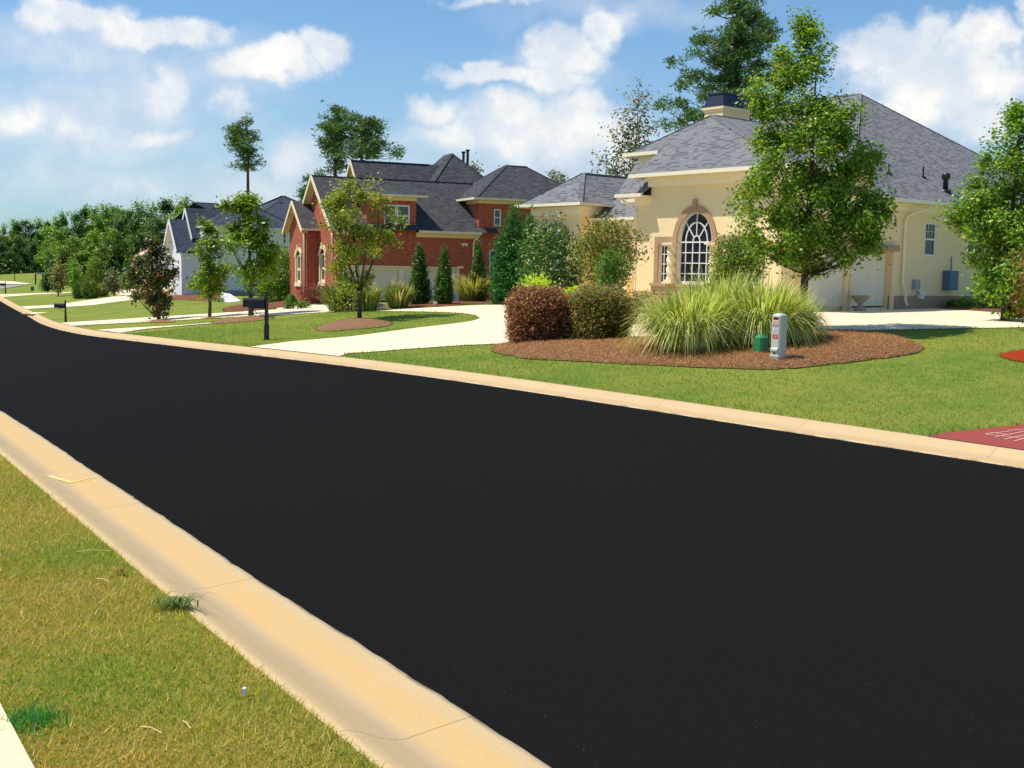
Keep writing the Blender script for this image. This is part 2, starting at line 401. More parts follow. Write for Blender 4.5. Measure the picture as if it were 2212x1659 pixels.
def f_brick(c1, c2, c3, mo=srgb(150, 120, 100)):
    def fn(nt, tc):
        v = tc.outputs['UV']
        b = nt.new('ShaderNodeTexBrick'); nt.l.new(v, b.inputs['Vector']); b.inputs['Scale'].default_value = 1
        b.inputs['Color1'].default_value = c4(c1); b.inputs['Color2'].default_value = c4(c2); b.inputs['Mortar'].default_value = c4(mo)
        b.inputs['Mortar Size'].default_value = .008; b.inputs['Brick Width'].default_value = .22; b.inputs['Row Height'].default_value = .075; b.inputs['Bias'].default_value = -.2
        n = nt.noise(v, 3.5, 5, .75)
        c = nt.mix(nt.math('MULTIPLY', nt.ramp(n, .5, .68), .75), b.outputs['Color'], c3)
        c = nt.mix(nt.math('MULTIPLY', nt.noise(v, .5, 3), .2), c, c2)
        return (c, b.outputs['Fac'], -.3, .01)
    return fn
M_BRICK = material('red_brick', f_brick(srgb(190, 98, 70), srgb(172, 78, 58), srgb(122, 54, 46)), .9, .15)
M_PAVER = material('red_pavers', f_brick(srgb(184, 88, 80), srgb(170, 78, 72), srgb(150, 66, 62), srgb(150, 74, 68)), .9, .15)
M_WHITE = mottled('white_paint', (.80, .80, .78), .03, 3, .5)
M_WWALL = mottled('white_siding', srgb(224, 226, 226), .04, .8, .7, bump=.1)
M_GREYW = mottled('grey_siding', srgb(150, 150, 148), .06, .8, .8)
M_GARAGE = mottled('garage_panel', srgb(236, 226, 200), .03, 1.5, .5)
M_LIME = mottled('limestone_trim', srgb(236, 222, 184), .06, 4, .7)
M_BLACK = mottled('black_metal', (.012, .014, .02), .2, 8, .35, .5)
M_NAVY = mottled('dark_blue_metal', (.018, .022, .05), .2, 4, .4, .5)
M_GREYM = mottled('grey_metal', srgb(150, 156, 160), .06, 4, .45, .4)
M_PLASG = mottled('green_plastic', srgb(48, 128, 78), .12, 5, .5, .4)
M_PLASW = mottled('pale_grey_plastic', srgb(196, 198, 190), .06, 6, .5, .4)
M_PLASB = mottled('beige_plastic', srgb(186, 178, 156), .08, 6, .55, .3)
M_REDS = mottled('red_sticker', srgb(206, 40, 26), .05, 20, .5); M_DRED = mottled('dark_red_sticker', srgb(150, 24, 18), .1, 20, .5)
M_YELS = mottled('yellow_sticker', srgb(238, 190, 80), .05, 20, .5); M_WHS = mottled('white_sticker', srgb(206, 206, 206), .05, 20, .5)
M_STONE = mottled('pale_stone', srgb(170, 160, 138), .2, 6, .9, bump=.4, bscale=12)
M_ORANGE = mottled('rusty_iron', srgb(150, 84, 50), .25, 8, .8)
M_PEACH = mottled('peach_roof', srgb(238, 190, 160), .06, 2, .8)
M_CARW = mottled('white_car_paint', (.8, .8, .8), .02, 2, .25, .5)
M_DARK = mottled('dark_void', (.012, .012, .014), .1, 2, .7)
def glass(name, c, rough=.06):
    def fn(nt, tc):
        return nt.mix(nt.noise(tc.outputs['Object'], 1.2, 4), c, tuple(x*2.2 for x in c))
    mt = material(name, fn, rough, .5); return mt
M_GLASS = glass('dark_window_glass', (.010, .012, .020)); M_GLASB = glass('bluish_window_glass', (.05, .09, .11), .1)
def f_bark(c):
    def fn(nt, tc):
        v = tc.outputs['Object']; n = nt.noise(nt.mapping(v, (6, 6, 1.2)), 3, 5, .7)
        return (nt.mix(n, tuple(x*.5 for x in c), tuple(min(1, x*1.5) for x in c)), n, .8, .03)
    return fn
M_BARK = material('grey_bark', f_bark((.10, .078, .06)), .95, .1); M_PINEB = material('pine_bark', f_bark((.13, .09, .075)), .95, .1)
def leaf_material(name, trans=.35, rough=.42, spec=.45):
    mt = bpy.data.materials.new(name); mt.use_nodes = True; nt = NT(mt.node_tree); bs = nt.n['Principled BSDF']; out = nt.n['Material Output']
    a = nt.new('ShaderNodeAttribute', attribute_name='Col')
    nz = nt.noise(nt.new('ShaderNodeTexCoord').outputs['Object'], 9, 2)
    c = nt.mix(nt.math('MULTIPLY', nz, .3), a.outputs['Color'], nt.vmath('MULTIPLY', a.outputs['Color'], (.6, .6, .6)))
    nt.l.new(c, bs.inputs['Base Color']); bs.inputs['Roughness'].default_value = rough; bs.inputs['Specular IOR Level'].default_value = spec
    tr = nt.new('ShaderNodeBsdfTranslucent'); nt.l.new(nt.vmath('MULTIPLY', a.outputs['Color'], (1.3, 1.25, .6)), tr.inputs[0])
    mx = nt.new('ShaderNodeMixShader'); mx.inputs[0].default_value = trans
    nt.l.new(bs.outputs[0], mx.inputs[1]); nt.l.new(tr.outputs[0], mx.inputs[2]); nt.l.new(mx.outputs[0], out.inputs[0])
    return mt
M_LEAF = leaf_material('leaves', .45); M_NEEDLE = leaf_material('needles', .15, .6); M_BLADE = leaf_material('grass_blades', .4, .55)

# ------------------------------------------------------------ the setting: ground, road, curbs
def strip_grid(S, cols, zf, name, mat, kind='structure', uvf=None, smooth=True):
    """S: array of s stations, cols: list of functions s -> n ; zf(s, n, j)"""
    nc = len(cols); V = np.zeros((len(S), nc, 3)); UV = np.zeros((len(S), nc, 2))
    for j, cf in enumerate(cols):
        n = cf(S); X, Y = xy(S, n); V[:, j, 0] = X; V[:, j, 1] = Y; V[:, j, 2] = zf(S, n, j)
        UV[:, j, 0] = S; UV[:, j, 1] = j/(nc-1)
    idx = np.arange(len(S)*nc).reshape(len(S), nc)
    F = np.stack([idx[:-1, :-1], idx[:-1, 1:], idx[1:, 1:], idx[1:, :-1]], -1).reshape(-1, 4)
    # make normals point up
    a, b, c = V.reshape(-1, 3)[F[0, 0]], V.reshape(-1, 3)[F[0, 1]], V.reshape(-1, 3)[F[0, 2]]
    if np.cross(b-a, c-a)[2] < 0: F = F[:, ::-1]
    o = np_mesh(name, V.reshape(-1, 3), F, mat, smooth=smooth)
    if uvf is not None:
        ul = o.data.uv_layers.new(name='UVMap'); li = np.zeros(len(o.data.loops), np.int32); o.data.loops.foreach_get('vertex_index', li)
        U = UV.reshape(-1, 2).copy(); U[:, 1] = np.tile(uvf, len(S))
        ul.data.foreach_set('uv', U[li].astype(np.float32).ravel())
    tag(o, kind=kind); return o
S1 = np.concatenate([np.arange(-60, 0, 4.), np.arange(0, 120, 1.), np.arange(120, 300, 5.), np.arange(300, 901, 30.)])
fd = [CW_F, 1.2, 2, 3, 4, 5.5, 7, 9, 11, 14, 18, 24, 32, 45, 60, 90, 140, 220, 350, 600, 1200]
cols_ = [(lambda s, q=q: nf(s)+q) for q in fd]
def zfar(s, n, j): return zl(s)+lat_far(fd[j]+0*s)
strip_grid(S1, cols_, zfar, 'lawn', M_LAWN)
nd = [CW_N, 1.3, 2, 2.5, 3.2, 4, 6, 9, 14, 25, 60, 200, 700]
strip_grid(S1, [(lambda s, q=q: nn(s)-q) for q in nd], lambda s, n, j: zl(s)+lat_near(nd[j]+0*s), 'verge', M_VERGE)
rc = [lambda s: nn(s)-.06]+[(lambda s, q=q: nn(s)*(1-q)+nf(s)*q) for q in (.1, .25, .4, .5, .6, .75, .9)]+[lambda s: nf(s)+.06]
crown = [0, .02, .045, .06, .065, .06, .045, .02, 0]
strip_grid(S1, rc, lambda s, n, j: zl(s)+crown[j]*.4, 'road', M_ASPH)
S2 = np.concatenate([np.arange(-60, 0, 2.), np.arange(0, 40, .1), np.arange(40, 130, .5), np.arange(130, 400, 5.)])
prof = [(0, -.03), (.0, .012), (.05, .012), (.2, .004), (.4, -.004), (.52, -.008), (.6, .004), (.7, .035), (.82, .085), (.92, .118), (1., .125), (1.0, .02)]
_jr = np.random.default_rng(5); _jt = _jr.normal(0, 1, 4000)
jn = lambda s, k: .004*np.sin(s*1.3+k)+.0045*np.interp(s*9+1000*(k % 3), np.arange(4000), _jt)
def curb(side, w_, name):
    cs = []
    for i, (t, z) in enumerate(prof):
        jit = 1. if i < 3 else (.5 if i >= len(prof)-2 else 0)
        if side > 0: cs.append(lambda s, t=t, jit=jit: nf(s)+t*w_+jit*jn(s, 1)*.7)
        else: cs.append(lambda s, t=t, jit=jit: nn(s)-t*w_-jit*jn(s, 4)*1.2)
    return strip_grid(S2, cs, lambda s, n, j: zl(s)+prof[j][1]+(.006 if j in (3, 4) else .004), name, M_CURB, uvf=[p[0] for p in prof])
curb(1, CW_F, 'far_curb'); curb(-1, CW_N, 'near_curb')

def in_poly(P, poly):
    x, y = P[:, 0], P[:, 1]; n = len(poly); r = np.zeros(len(P), bool)
    for i in range(n):
        x0, y0 = poly[i][:2]; x1, y1 = poly[(i+1) % n][:2]
        c = ((y0 > y) != (y1 > y)) & (x < (x1-x0)*(y-y0)/(y1-y0+1e-12)+x0); r ^= c
    return r
def dist_poly(P, poly):
    dm = np.full(len(P), 1e9); n = len(poly)
    for i in range(n):
        a = np.array(poly[i][:2]); b = np.array(poly[(i+1) % n][:2]); ab = b-a
        t = np.clip(((P-a)@ab)/(ab@ab+1e-9), 0, 1); dm = np.minimum(dm, np.linalg.norm(P-(a+t[:, None]*ab), axis=1))
    return dm
def smooth_poly(pts, it=2):
    for _ in range(it):
        q = []
        for i in range(len(pts)):
            a = np.array(pts[i]); b = np.array(pts[(i+1) % len(pts)]); q += [a*.75+b*.25, a*.25+b*.75]
        pts = q
    return pts
OVER = []
def overlay(name, pix, mat, dz=.015, step=1., mound=0, kind='structure', world=None, label=None, cat=None, sm=0, fade=1.0, edge=None):
    poly = world if world is not None else [at(*p)[:2] for p in pix]
    if sm: poly = smooth_poly(poly, sm)
    es = edge or step*.5
    q = []
    for i in range(len(poly)):
        a = np.array(poly[i][:2]); b = np.array(poly[(i+1) % len(poly)][:2]); k = max(1, int(np.linalg.norm(b-a)/es))
        for j in range(k):
            p_ = a+(b-a)*j/k
            if mound: p_ = p_+rng.normal(0, .03, 2)
            q.append(p_)
    q = np.array(q); OVER.append(q)
    x0, y0 = q.min(0); x1, y1 = q.max(0)
    gx, gy = np.meshgrid(np.arange(x0, x1, step), np.arange(y0, y1, step)); g = np.stack([gx.ravel(), gy.ravel()], 1)
    g = g+rng.uniform(-.1, .1, g.shape)*step
    if len(g): g = g[in_poly(g, q)]
    if len(g): g = g[dist_poly(g, q) > step*.3]
    allp = np.concatenate([q, g]) if len(g) else q
    n = len(q)
    v, e, f, *_ = delaunay_2d_cdt([Vector(p) for p in allp], [(i, (i+1) % n) for i in range(n)], [], 1, 1e-4)
    V = np.array([(p.x, p.y) for p in v]); z = terr(V[:, 0], V[:, 1])+dz
    if mound:
        dd = dist_poly(V, q); z = z+mound*np.clip(dd/fade, 0, 1)**.7+rng.normal(0, .012, len(V))*(dd > .02)-.01*(dd < .02)
    F = np.array([t if len(t) == 3 else t[:3] for t in f])
    a, b, c = V[F[:, 0]], V[F[:, 1]], V[F[:, 2]]
    flip = ((b-a)[:, 0]*(c-a)[:, 1]-(b-a)[:, 1]*(c-a)[:, 0]) < 0; F[flip] = F[flip][:, ::-1]
    o = np_mesh(name, np.column_stack([V, z]), F, mat, smooth=True)
    tag(o, label, cat, kind=kind); return o, q
pz8 = lambda x, y: ((500+x/3.16)*.96, (640+y/3.16)*.96)
pz2 = lambda x, y: (x/3.568*.96, (580+y/3.568)*.96)
pz1 = lambda x, y: (x/4.739*.96, (400+y/4.739)*.96)
pz3 = lambda x, y: ((620+x/3.511)*.96, (320+y/3.511)*.96)
pz5 = lambda x, y: ((380+x/4.61)*.96, (400+y/4.61)*.96)
pz6 = lambda x, y: ((1750+x/3.993)*.96, (380+y/3.993)*.96)
pz7 = lambda x, y: ((1080+x/2.698)*.96, (580+y/2.698)*.96)
pz4 = lambda x, y: ((1100+x/4.1475)*.96, (380+y/4.1475)*.96)
def curb_top(x, y):     # point at the back of the far curb close to the pixel
    p = at(x, y); s, n = sn(p[0], p[1]); n = nf(s)+CW_F-.03; X, Y = xy(s, n); return np.array([X, Y])
A2 = lambda *p: at(*p)[:2]
# driveway of the cream house
main_drive = [curb_top(570, 747)]+[A2(*pz8(*p)) for p in ((500, 408), (900, 375), (1380, 312), (1640, 283), (1780, 262), (1830, 245), (1800, 225), (1700, 207), (1500, 198), (1180, 193), (1010, 192))]+[A2(838, 670), A2(966, 663), A2(1100, 659.5), A2(1300, 655), A2(1500, 654), A2(1700, 655), A2(1960, 657), A2(2020, 663), A2(2090, 668), A2(2212, 680), A2(2330, 690), A2(2500, 702), A2(2500, 706), A2(2212, 708.5), A2(2060, 711), A2(1870, 715), A2(1750, 719), A2(1500, 726), A2(1250, 735)]+[A2(*pz8(*p)) for p in ((2060, 421), (1700, 437), (1280, 466), (1040, 486), (900, 492))]+[curb_top(747, 769)]
overlay('driveway', None, M_DRIVE, world=main_drive, step=1.2, dz=.02, edge=.5)
brick_drive = [curb_top(*pz2(462, 530))]+[A2(*pz2(*p)) for p in ((700, 512), (1200, 480), (1700, 450), (2212, 420))]+[A2(*pz8(*p)) for p in ((400, 160), (640, 147), (760, 150), (900, 160), (1180, 150), (1500, 120), (1500, 130), (1100, 185), (900, 193), (700, 204), (350, 224), (0, 240))]+[A2(*pz2(*p)) for p in ((1600, 496), (1180, 520), (800, 538))]+[curb_top(*pz2(570, 552))]
overlay('driveway', None, M_DRIVE, world=brick_drive, step=1.5, dz=.025)
walk_ = [curb_top(*pz2(750, 586))]+[A2(*pz2(*p)) for p in ((1100, 563), (1430, 546), (1750, 520), (1752, 527), (1430, 553), (1180, 575))]+[curb_top(*pz2(985, 606))]
overlay('path', None, M_DRIVE, world=walk_, step=1.5, dz=.025)
u_drive = [curb_top(*pz1(175, 1385))]+[A2(*pz1(*p)) for p in ((400, 1368), (590, 1357), (900, 1312), (1130, 1282), (1230, 1262), (1275, 1246), (1230, 1234), (1100, 1229), (760, 1229), (400, 1246), (200, 1262))]+[curb_top(*pz1(50, 1272))]+[curb_top(*pz1(0, 1245))]+[A2(*pz1(*p)) for p in ((400, 1233), (760, 1220), (1100, 1200), (1400, 1189), (1560, 1190), (1620, 1215), (1560, 1262), (1450, 1302), (1250, 1325), (1000, 1360), (600, 1386))]+[curb_top(*pz1(250, 1408))]
overlay('driveway', None, M_DRIVE, world=u_drive, step=2, dz=.03)
overlay('path', [pz2(1360, 286), pz2(1600, 276), pz2(1600, 290), pz2(1400, 296)], M_DRIVE, dz=.04, step=3)
overlay('driveway', [pz1(930, 1092), pz1(1180, 1062), pz1(1400, 1052), pz1(1400, 1068), pz1(1180, 1078), pz1(940, 1102)], M_DRIVE, dz=.06, step=4)
overlay('road', [(-300, 623), pz1(0, 1150), pz1(280, 1142), pz1(200, 1160), pz1(0, 1192), (-300, 646)], M_GREYW, dz=.06, step=4)
overlay('path', [(-300, 612), pz1(0, 1104), pz1(160, 1112), pz1(340, 1136), pz1(280, 1141), pz1(0, 1134), (-300, 621)], M_DRIVE, dz=.08, step=4)
# paved red driveway at the right edge
pv = [curb_top(2013, 940), A2(2060, 934), A2(2212, 918), A2(2400, 905), A2(2600, 930), curb_top(2600, 1035), curb_top(2400, 1001)]
overlay('driveway', None, M_PAVER, world=pv, step=.8, dz=.012, edge=.3)
lb = MB()
def ground_bar(a, b, w_, dz=.016, n=4):
    A_, B_ = at(*a), at(*b); dr = (B_-A_)[:2]; L = np.linalg.norm(dr); sd_ = np.array([-dr[1], dr[0]])/L*w_/2
    for i in range(n):
        p, q = A_[:2]+dr*i/n, A_[:2]+dr*(i+1)/n
        pts = [p-sd_, q-sd_, q+sd_, p+sd_]
        lb.face([(t[0], t[1], float(terr(t[0], t[1]))+dz) for t in pts])
for a, b in (((2128, 940), (2212, 949)), ((2140, 936), (2175, 941)), ((2150, 946), (2212, 934)), ((2170, 951), (2230, 938)), ((2190, 955), (2240, 942)), ((2128, 939), (2180, 934)), ((2175, 932), (2230, 928))):
    ground_bar(a, b, .025)
o = lb.build('driveway_joints', mottled('paver_joint_sand', srgb(222, 172, 158), .08, 8, .9)); tag(o, kind='structure')
# sidewalk in the bottom left corner
p0, p1 = at(0, 1530), at(68, 1659); dv = (p1-p0)[:2]/np.linalg.norm((p1-p0)[:2]); nv = np.array([dv[1], -dv[0]])
if nv[0] > 0: nv = -nv
a_, b_ = p0[:2]-dv*9, p1[:2]+dv*3
overlay('sidewalk', None, M_WALK, world=[a_, b_, b_+nv*1.5, a_+nv*1.5], step=.6, dz=.03, edge=.3)
WALKP = [a_, b_, b_+nv*1.5, a_+nv*1.5]
# mulch beds
def bed(name, pix, mat=M_STRAW, mound=.10, step=.35, **k):
    return overlay(name, pix, mat, dz=.03, step=step, mound=mound, kind='stuff', sm=2, **k)
BED1, BEDQ = bed('mulch_bed', [(1050, 757), (1078, 747), (1130, 742), (1300, 736), (1500, 732), (1700, 722), (1840, 719), (1900, 722), (1970, 740), (2002, 756), (1960, 770), (1880, 778), (1800, 788), (1690, 800), (1560, 797), (1400, 790), (1250, 782), (1120, 776)], mound=.14, step=.28)
bed('mulch_bed', [pz8(650, 325), pz8(700, 290), pz8(850, 262), pz8(975, 245), pz8(1130, 250), pz8(1235, 285), pz8(1150, 305), pz8(900, 325), pz8(750, 338)], mound=.12)
bed('mulch_bed', [pz2(1150, 523), pz2(1290, 500), pz2(1450, 515), pz2(1300, 525)], mound=.1)
bed('mulch_bed', [pz2(1590, 492), pz2(1680, 478), pz2(1800, 487), pz2(1700, 492)], mound=.1)
bed('mulch_bed', [pz8(-90, 275), pz8(60, 240), pz8(200, 228), pz8(400, 240), pz8(300, 255), pz8(100, 272), pz8(-60, 285)], mound=.06)
bed('mulch_bed', [(2143, 768), (2212, 756), (2330, 745), (2420, 765), (2330, 790), (2212, 786)], M_REDM, mound=.1)
bed('mulch_bed', [pz6(1190, 1232), pz6(1400, 1222), pz6(1700, 1235), pz6(2300, 1285), pz6(2300, 1320), pz6(1900, 1290), pz6(1500, 1262), pz6(1240, 1243)], M_SOIL, mound=.1, step=.6)
bed('mulch_bed', [pz8(140, 145), pz8(350, 140), pz8(640, 120), pz8(760, 135), pz8(640, 148), pz8(350, 175), pz8(130, 200), pz8(0, 203), pz8(20, 160)], M_SOIL, mound=.08, step=.8)
bed('mulch_bed', [(285, 640), (340, 626), (470, 630), (500, 640), (470, 652), (400, 648), (330, 648)], M_SOIL, mound=.05, step=1)
bed('mulch_bed', [(160, 622), (250, 618), (300, 612), (310, 618), (250, 628), (180, 632)], M_SOIL, mound=.05, step=1.5)
bed('mulch_bed', [(800, 663), (900, 656), (1090, 648), (1130, 655), (1000, 662), (880, 667)], M_SOIL, mound=.05, step=.8)

# ------------------------------------------------------------ building helpers (local x = right-away, y = left-away)
def wall(mb, p0, p1, z0, top, ops=(), depth=.12, mi=0, flip=False, mi_rev=None):
    """vertical wall from p0 to p1 (outside on the right-hand side of p0->p1); top: number or f(u);
    ops: (u0, u1, v0, v1 or f(u)) openings with real reveals"""
    p0 = Vector((p0[0], p0[1], 0)); p1 = Vector((p1[0], p1[1], 0)); L = (p1-p0).length; dr = (p1-p0)/L
    nrm = Vector((dr.y, -dr.x, 0))
    if flip: nrm = -nrm
    tf = top if callable(top) else (lambda u: top)
    us = {0., L}
    if callable(top): us |= set(np.linspace(0, L, 17).tolist())
    for o in ops:
        us |= {o[0], o[1]}
        if callable(o[3]): us |= set(np.linspace(o[0], o[1], 21).tolist())
    us = sorted(u for u in us if -1e-9 <= u <= L+1e-9); us = [us[0]]+[b for a, b in zip(us, us[1:]) if b-a > 1e-4]
    P = lambda u, v, dd=0: p0+dr*u-nrm*dd+Vector((0, 0, v))
    def quad(q):
        mb.face(q if not flip else q[::-1], mi)
    for a, b in zip(us, us[1:]):
        mid = (a+b)/2; gaps = []
        for o in ops:
            if o[0]-1e-6 <= mid <= o[1]+1e-6:
                f = o[3] if callable(o[3]) else (lambda u, k=o[3]: k)
                gaps.append((o[2], f(a), f(b)))
        gaps.sort(); lo_a = lo_b = z0
        for g in gaps:
            if g[0] > lo_a: quad([P(a, lo_a), P(b, lo_b), P(b, g[0]), P(a, g[0])])
            lo_a, lo_b = g[1], g[2]
            mb.face([P(a, g[1]), P(b, g[2]), P(b, g[2], depth), P(a, g[1], depth)], mi)
            mb.face([P(a, g[0]), P(a, g[0], depth), P(b, g[0], depth), P(b, g[0])], mi)
        ta, tb = tf(a), tf(b)
        if ta > lo_a+1e-4 or tb > lo_b+1e-4: quad([P(a, lo_a), P(b, lo_b), P(b, tb), P(a, ta)])
    for o in ops:
        f = o[3] if callable(o[3]) else (lambda u, k=o[3]: k)
        for u in (o[0], o[1]): 
            if f(u) > o[2]+1e-3: mb.face([P(u, o[2]), P(u, f(u)), P(u, f(u), depth), P(u, o[2], depth)], mi)
def basis(p0, p1, flip=False):
    p0 = Vector((p0[0], p0[1], 0)); p1 = Vector((p1[0], p1[1], 0)); dr = (p1-p0).normalized(); n = Vector((dr.y, -dr.x, 0))
    if flip: n = -n
    return lambda u, v, o=0.: p0+dr*u+n*o+Vector((0, 0, v))
def window(parent, Pf, u0, u1, v0, v1, nx=1, ny=2, frame=None, gl=None, fw=.07, mw=.03, off=-.07, arch=False, sill=True, sillm=None, fan=False):
    """a window in the wall frame Pf: frame with muntins, pane as sub-part"""
    frame = frame or M_WHITE; gl = gl or M_GLASS
    mb = MB(); g = MB(); uc = (u0+u1)/2; r = (u1-u0)/2
    g.face([Pf(u0, v0, off-.02), Pf(u1, v0, off-.02), Pf(u1, v1, off-.02), Pf(u0, v1, off-.02)])
    def bar(a, b, wd, dep=.05, k=0.):
        a_ = Pf(a[0], a[1], off+k); b_ = Pf(b[0], b[1], off+k)
        dr = (b_-a_).normalized(); n = (Pf(0, 0, 1)-Pf(0, 0, 0)); s_ = dr.cross(n).normalized()*wd/2; n = n*dep/2
        c = [a_-s_-n, a_+s_-n, a_+s_+n, a_-s_+n, b_-s_-n, b_+s_-n, b_+s_+n, b_-s_+n]
        for q in ((0, 1, 2, 3), (7, 6, 5, 4), (0, 4, 5, 1), (1, 5, 6, 2), (2, 6, 7, 3), (3, 7, 4, 0)): mb.face([c[t] for t in q])
    h = fw/2
    bar((u0+h, v0), (u0+h, v1), fw); bar((u1-h, v0), (u1-h, v1), fw)
    bar((u0+fw, v0+h), (u1-fw, v0+h), fw, .048)
    if not arch: bar((u0+fw, v1-h), (u1-fw, v1-h), fw, .048)
    for i in range(1, nx): 
        x = u0+(u1-u0)*i/nx; bar((x, v0+fw), (x, v1-(0 if arch else fw)), mw, .03, .004)
    for j in range(1, ny):
        y = v0+(v1-v0)*j/ny; bar((u0+fw, y), (u1-fw, y), mw if ny > 2 else fw*.9, .03 if ny > 2 else .05, .006)
    if arch:
        N = 24; bar((u0+fw, v1), (u1-fw, v1), mw*1.4, .034, .008)
        ring = [(uc-r*math.cos(math.pi*i/N), v1+arch*math.sin(math.pi*i/N)) for i in range(N+1)]
        g.face([Pf(x, y, off-.02) for x, y in ring][::-1])
        for k_, wd in ((1-h/r, fw), (.62, mw*1.2), (.2, mw*1.2)):
            if not fan and k_ < .9: continue
            pts = [(uc-r*k_*math.cos(math.pi*i/N), v1+arch*k_*math.sin(math.pi*i/N)) for i in range(N+1)]
            for a, b in zip(pts, pts[1:]): bar(a, b, wd, .05 if k_ > .9 else .03, .002)
        if fan:
            for t in (.25, .5, .75):
                ca, sa = math.cos(math.pi*t), math.sin(math.pi*t)
                bar((uc-r*.2*ca, v1+arch*.2*sa), (uc-r*.95*ca, v1+arch*.95*sa), mw, .028, .006)
    f = mb.build('window_frame', frame, parent, uv=False); f.name = 'window'
    g.build('pane', gl, f, uv=False)
    if sill:
        s = MB(); s.face([Pf(0, 0, 0)]*3) if False else None
        a = Pf(u0-.06, v0-.05, off+.02); b = Pf(u1+.06, v0-.05, off+.02)
        n = Pf(0, 0, 1)-Pf(0, 0, 0); n = n*.16; z = Vector((0, 0, .055))
        c = [a, b, b+n, a+n, a+z, b+z, b+n+z, a+n+z]
        for q in ((0, 3, 2, 1), (4, 5, 6, 7), (0, 1, 5, 4), (1, 2, 6, 5), (2, 3, 7, 6), (3, 0, 4, 7)): s.face([c[t] for t in q])
        s.build('sill', sillm or frame, f, uv=False)
    return f
def hip(mb, tr, x0, x1, y0, y1, z, slope, ridge='x', th=.10, gut=.11, ends=(True, True), mi_roof=0, mi_trim=1, sides=(1, 1, 1, 1), ridge_cap=True):
    """hip roof over the eave rectangle; ridge along 'x' or 'y'; returns ridge end points. sides: gutter on x0, x1, y0, y1"""
    if ridge == 'x':
        h = (y1-y0)/2; ym = (y0+y1)/2
        a = (x0+(h if ends[0] else 0), ym, z+h*slope); b = (x1-(h if ends[1] else 0), ym, z+h*slope)
    else:
        h = (x1-x0)/2; xm = (x0+x1)/2
        a = (xm, y0+(h if ends[0] else 0), z+h*slope); b = (xm, y1-(h if ends[1] else 0), z+h*slope)
    c = [(x0, y0, z), (x1, y0, z), (x1, y1, z), (x0, y1, z)]
    if ridge == 'x':
        mb.face([c[0], c[1], b, a], mi_roof); mb.face([c[2], c[3], a, b], mi_roof)
        if ends[0]: mb.face([c[3], c[0], a], mi_roof)
        if ends[1]: mb.face([c[1], c[2], b], mi_roof)
        hips = [(c[0], a), (c[3], a)]*ends[0]+[(c[1], b), (c[2], b)]*ends[1]
    else:
        mb.face([c[1], c[2], b, a], mi_roof); mb.face([c[3], c[0], a, b], mi_roof)
        if ends[0]: mb.face([c[0], c[1], a], mi_roof)
        if ends[1]: mb.face([c[2], c[3], b], mi_roof)
        hips = [(c[0], a), (c[1], a)]*ends[0]+[(c[2], b), (c[3], b)]*ends[1]
    if ridge_cap:
        up = Vector((0, 0, -.03))
        for p, q in hips: mb.bar(Vector(p)+up, Vector(q)+up, .22, .06, mi_roof)
        if (Vector(a)-Vector(b)).length > .1: mb.bar(Vector(a)+up, Vector(b)+up, .22, .06, mi_roof)
    # gutters and soffit
    g = gut
    if sides[2]: tr.box((x0-g, y0-g, z-.10), (x1+g, y0, z+.02))
    if sides[3]: tr.box((x0-g, y1, z-.10), (x1+g, y1+g, z+.02))
    if sides[0]: tr.box((x0-g, y0+.002, z-.10), (x0, y1-.002, z+.018))
    if sides[1]: tr.box((x1, y0+.002, z-.10), (x1+g, y1-.002, z+.018))
    tr.face([(x0, y0, z-.07), (x0, y1, z-.07), (x1, y1, z-.07), (x1, y0, z-.07)])
    return a, b
def frieze(tr, x0, x1, y0, y1, z0, z1, o=.06):
    tr.box((x0-o, y0-o, z0), (x1+o, y1+o, z1))
def downspout(parent, pts, mat=None, r=.05):
    mb = MB(); mb.tube(pts, r, 8); return mb.build('downspout', mat or M_GUT, parent, smooth=True, uv=False)
def gable_top(c, hw, zr, sl): return lambda u: zr-abs(u-c)*sl

# ------------------------------------------------------------ cream stucco house
Kp = np.array([8.805, 37.294]); Zb = 1.23
H1 = thing('stucco_house', 'cream stucco house with arched front window, grey shingle hip roofs and side garage', 'house', (Kp[0], Kp[1], Zb), R(40))
st = MB(); tn = MB(); rf = MB(); tr = MB()
z_ = lambda z: z-Zb
# front bay F : y 0..5.95, x 0..   wall faces -x  (outside is on the left of +y direction => flip)
ARW0, ARW1, ZS, ZSP = 2.96, 4.58, .68, 2.16
arch = lambda u: z_(3.40)+1.13*math.sqrt(max(0, 1-((u-3.77)/.81)**2))
# openings in the wall: left light, arch light, right light
wall(st, (0, 0), (0, 5.95), -.5, z_(5.78), [(1.75, 2.30, ZS, z_(3.32)), (ARW0, ARW1, ZS, arch), (4.92, 5.46, ZS, z_(3.32))], .16, flip=True)
wall(st, (.01, 5.95), (9, 5.95), -.5, z_(5.8), flip=True)
wall(st, (0, 0), (3.0, 0), -.5, z_(5.78))
wall(st, (3.0, 0), (3.0, .4), -.5, z_(5.78))
# strip wall left of the bay, lower eave
wall(st, (.14, 5.95), (.14, 6.75), -.5, z_(5.1), flip=True); wall(st, (.14, 6.75), (6, 6.75), -.5, z_(5.1), flip=True)
# garage wall on y = 0 (x 3..22)
DOORS = [(1.0, 3.45, 0, 1.97), (3.95, 6.42, 0, 1.97)]
gops = [(DOORS[0][0]-0, DOORS[0][1], -.05, 1.97), (DOORS[1][0], DOORS[1][1], -.05, 1.97)]
st2 = st
wall(st, (3.0, .004), (22.3, .004), -.5, z_(5.05), [(3.95-3, 6.42-3, -.05, 1.97), (8.80-3, 9.62-3, 1.88, 3.16), (12.0-3, 12.9-3, 1.95, 3.15)], .22)
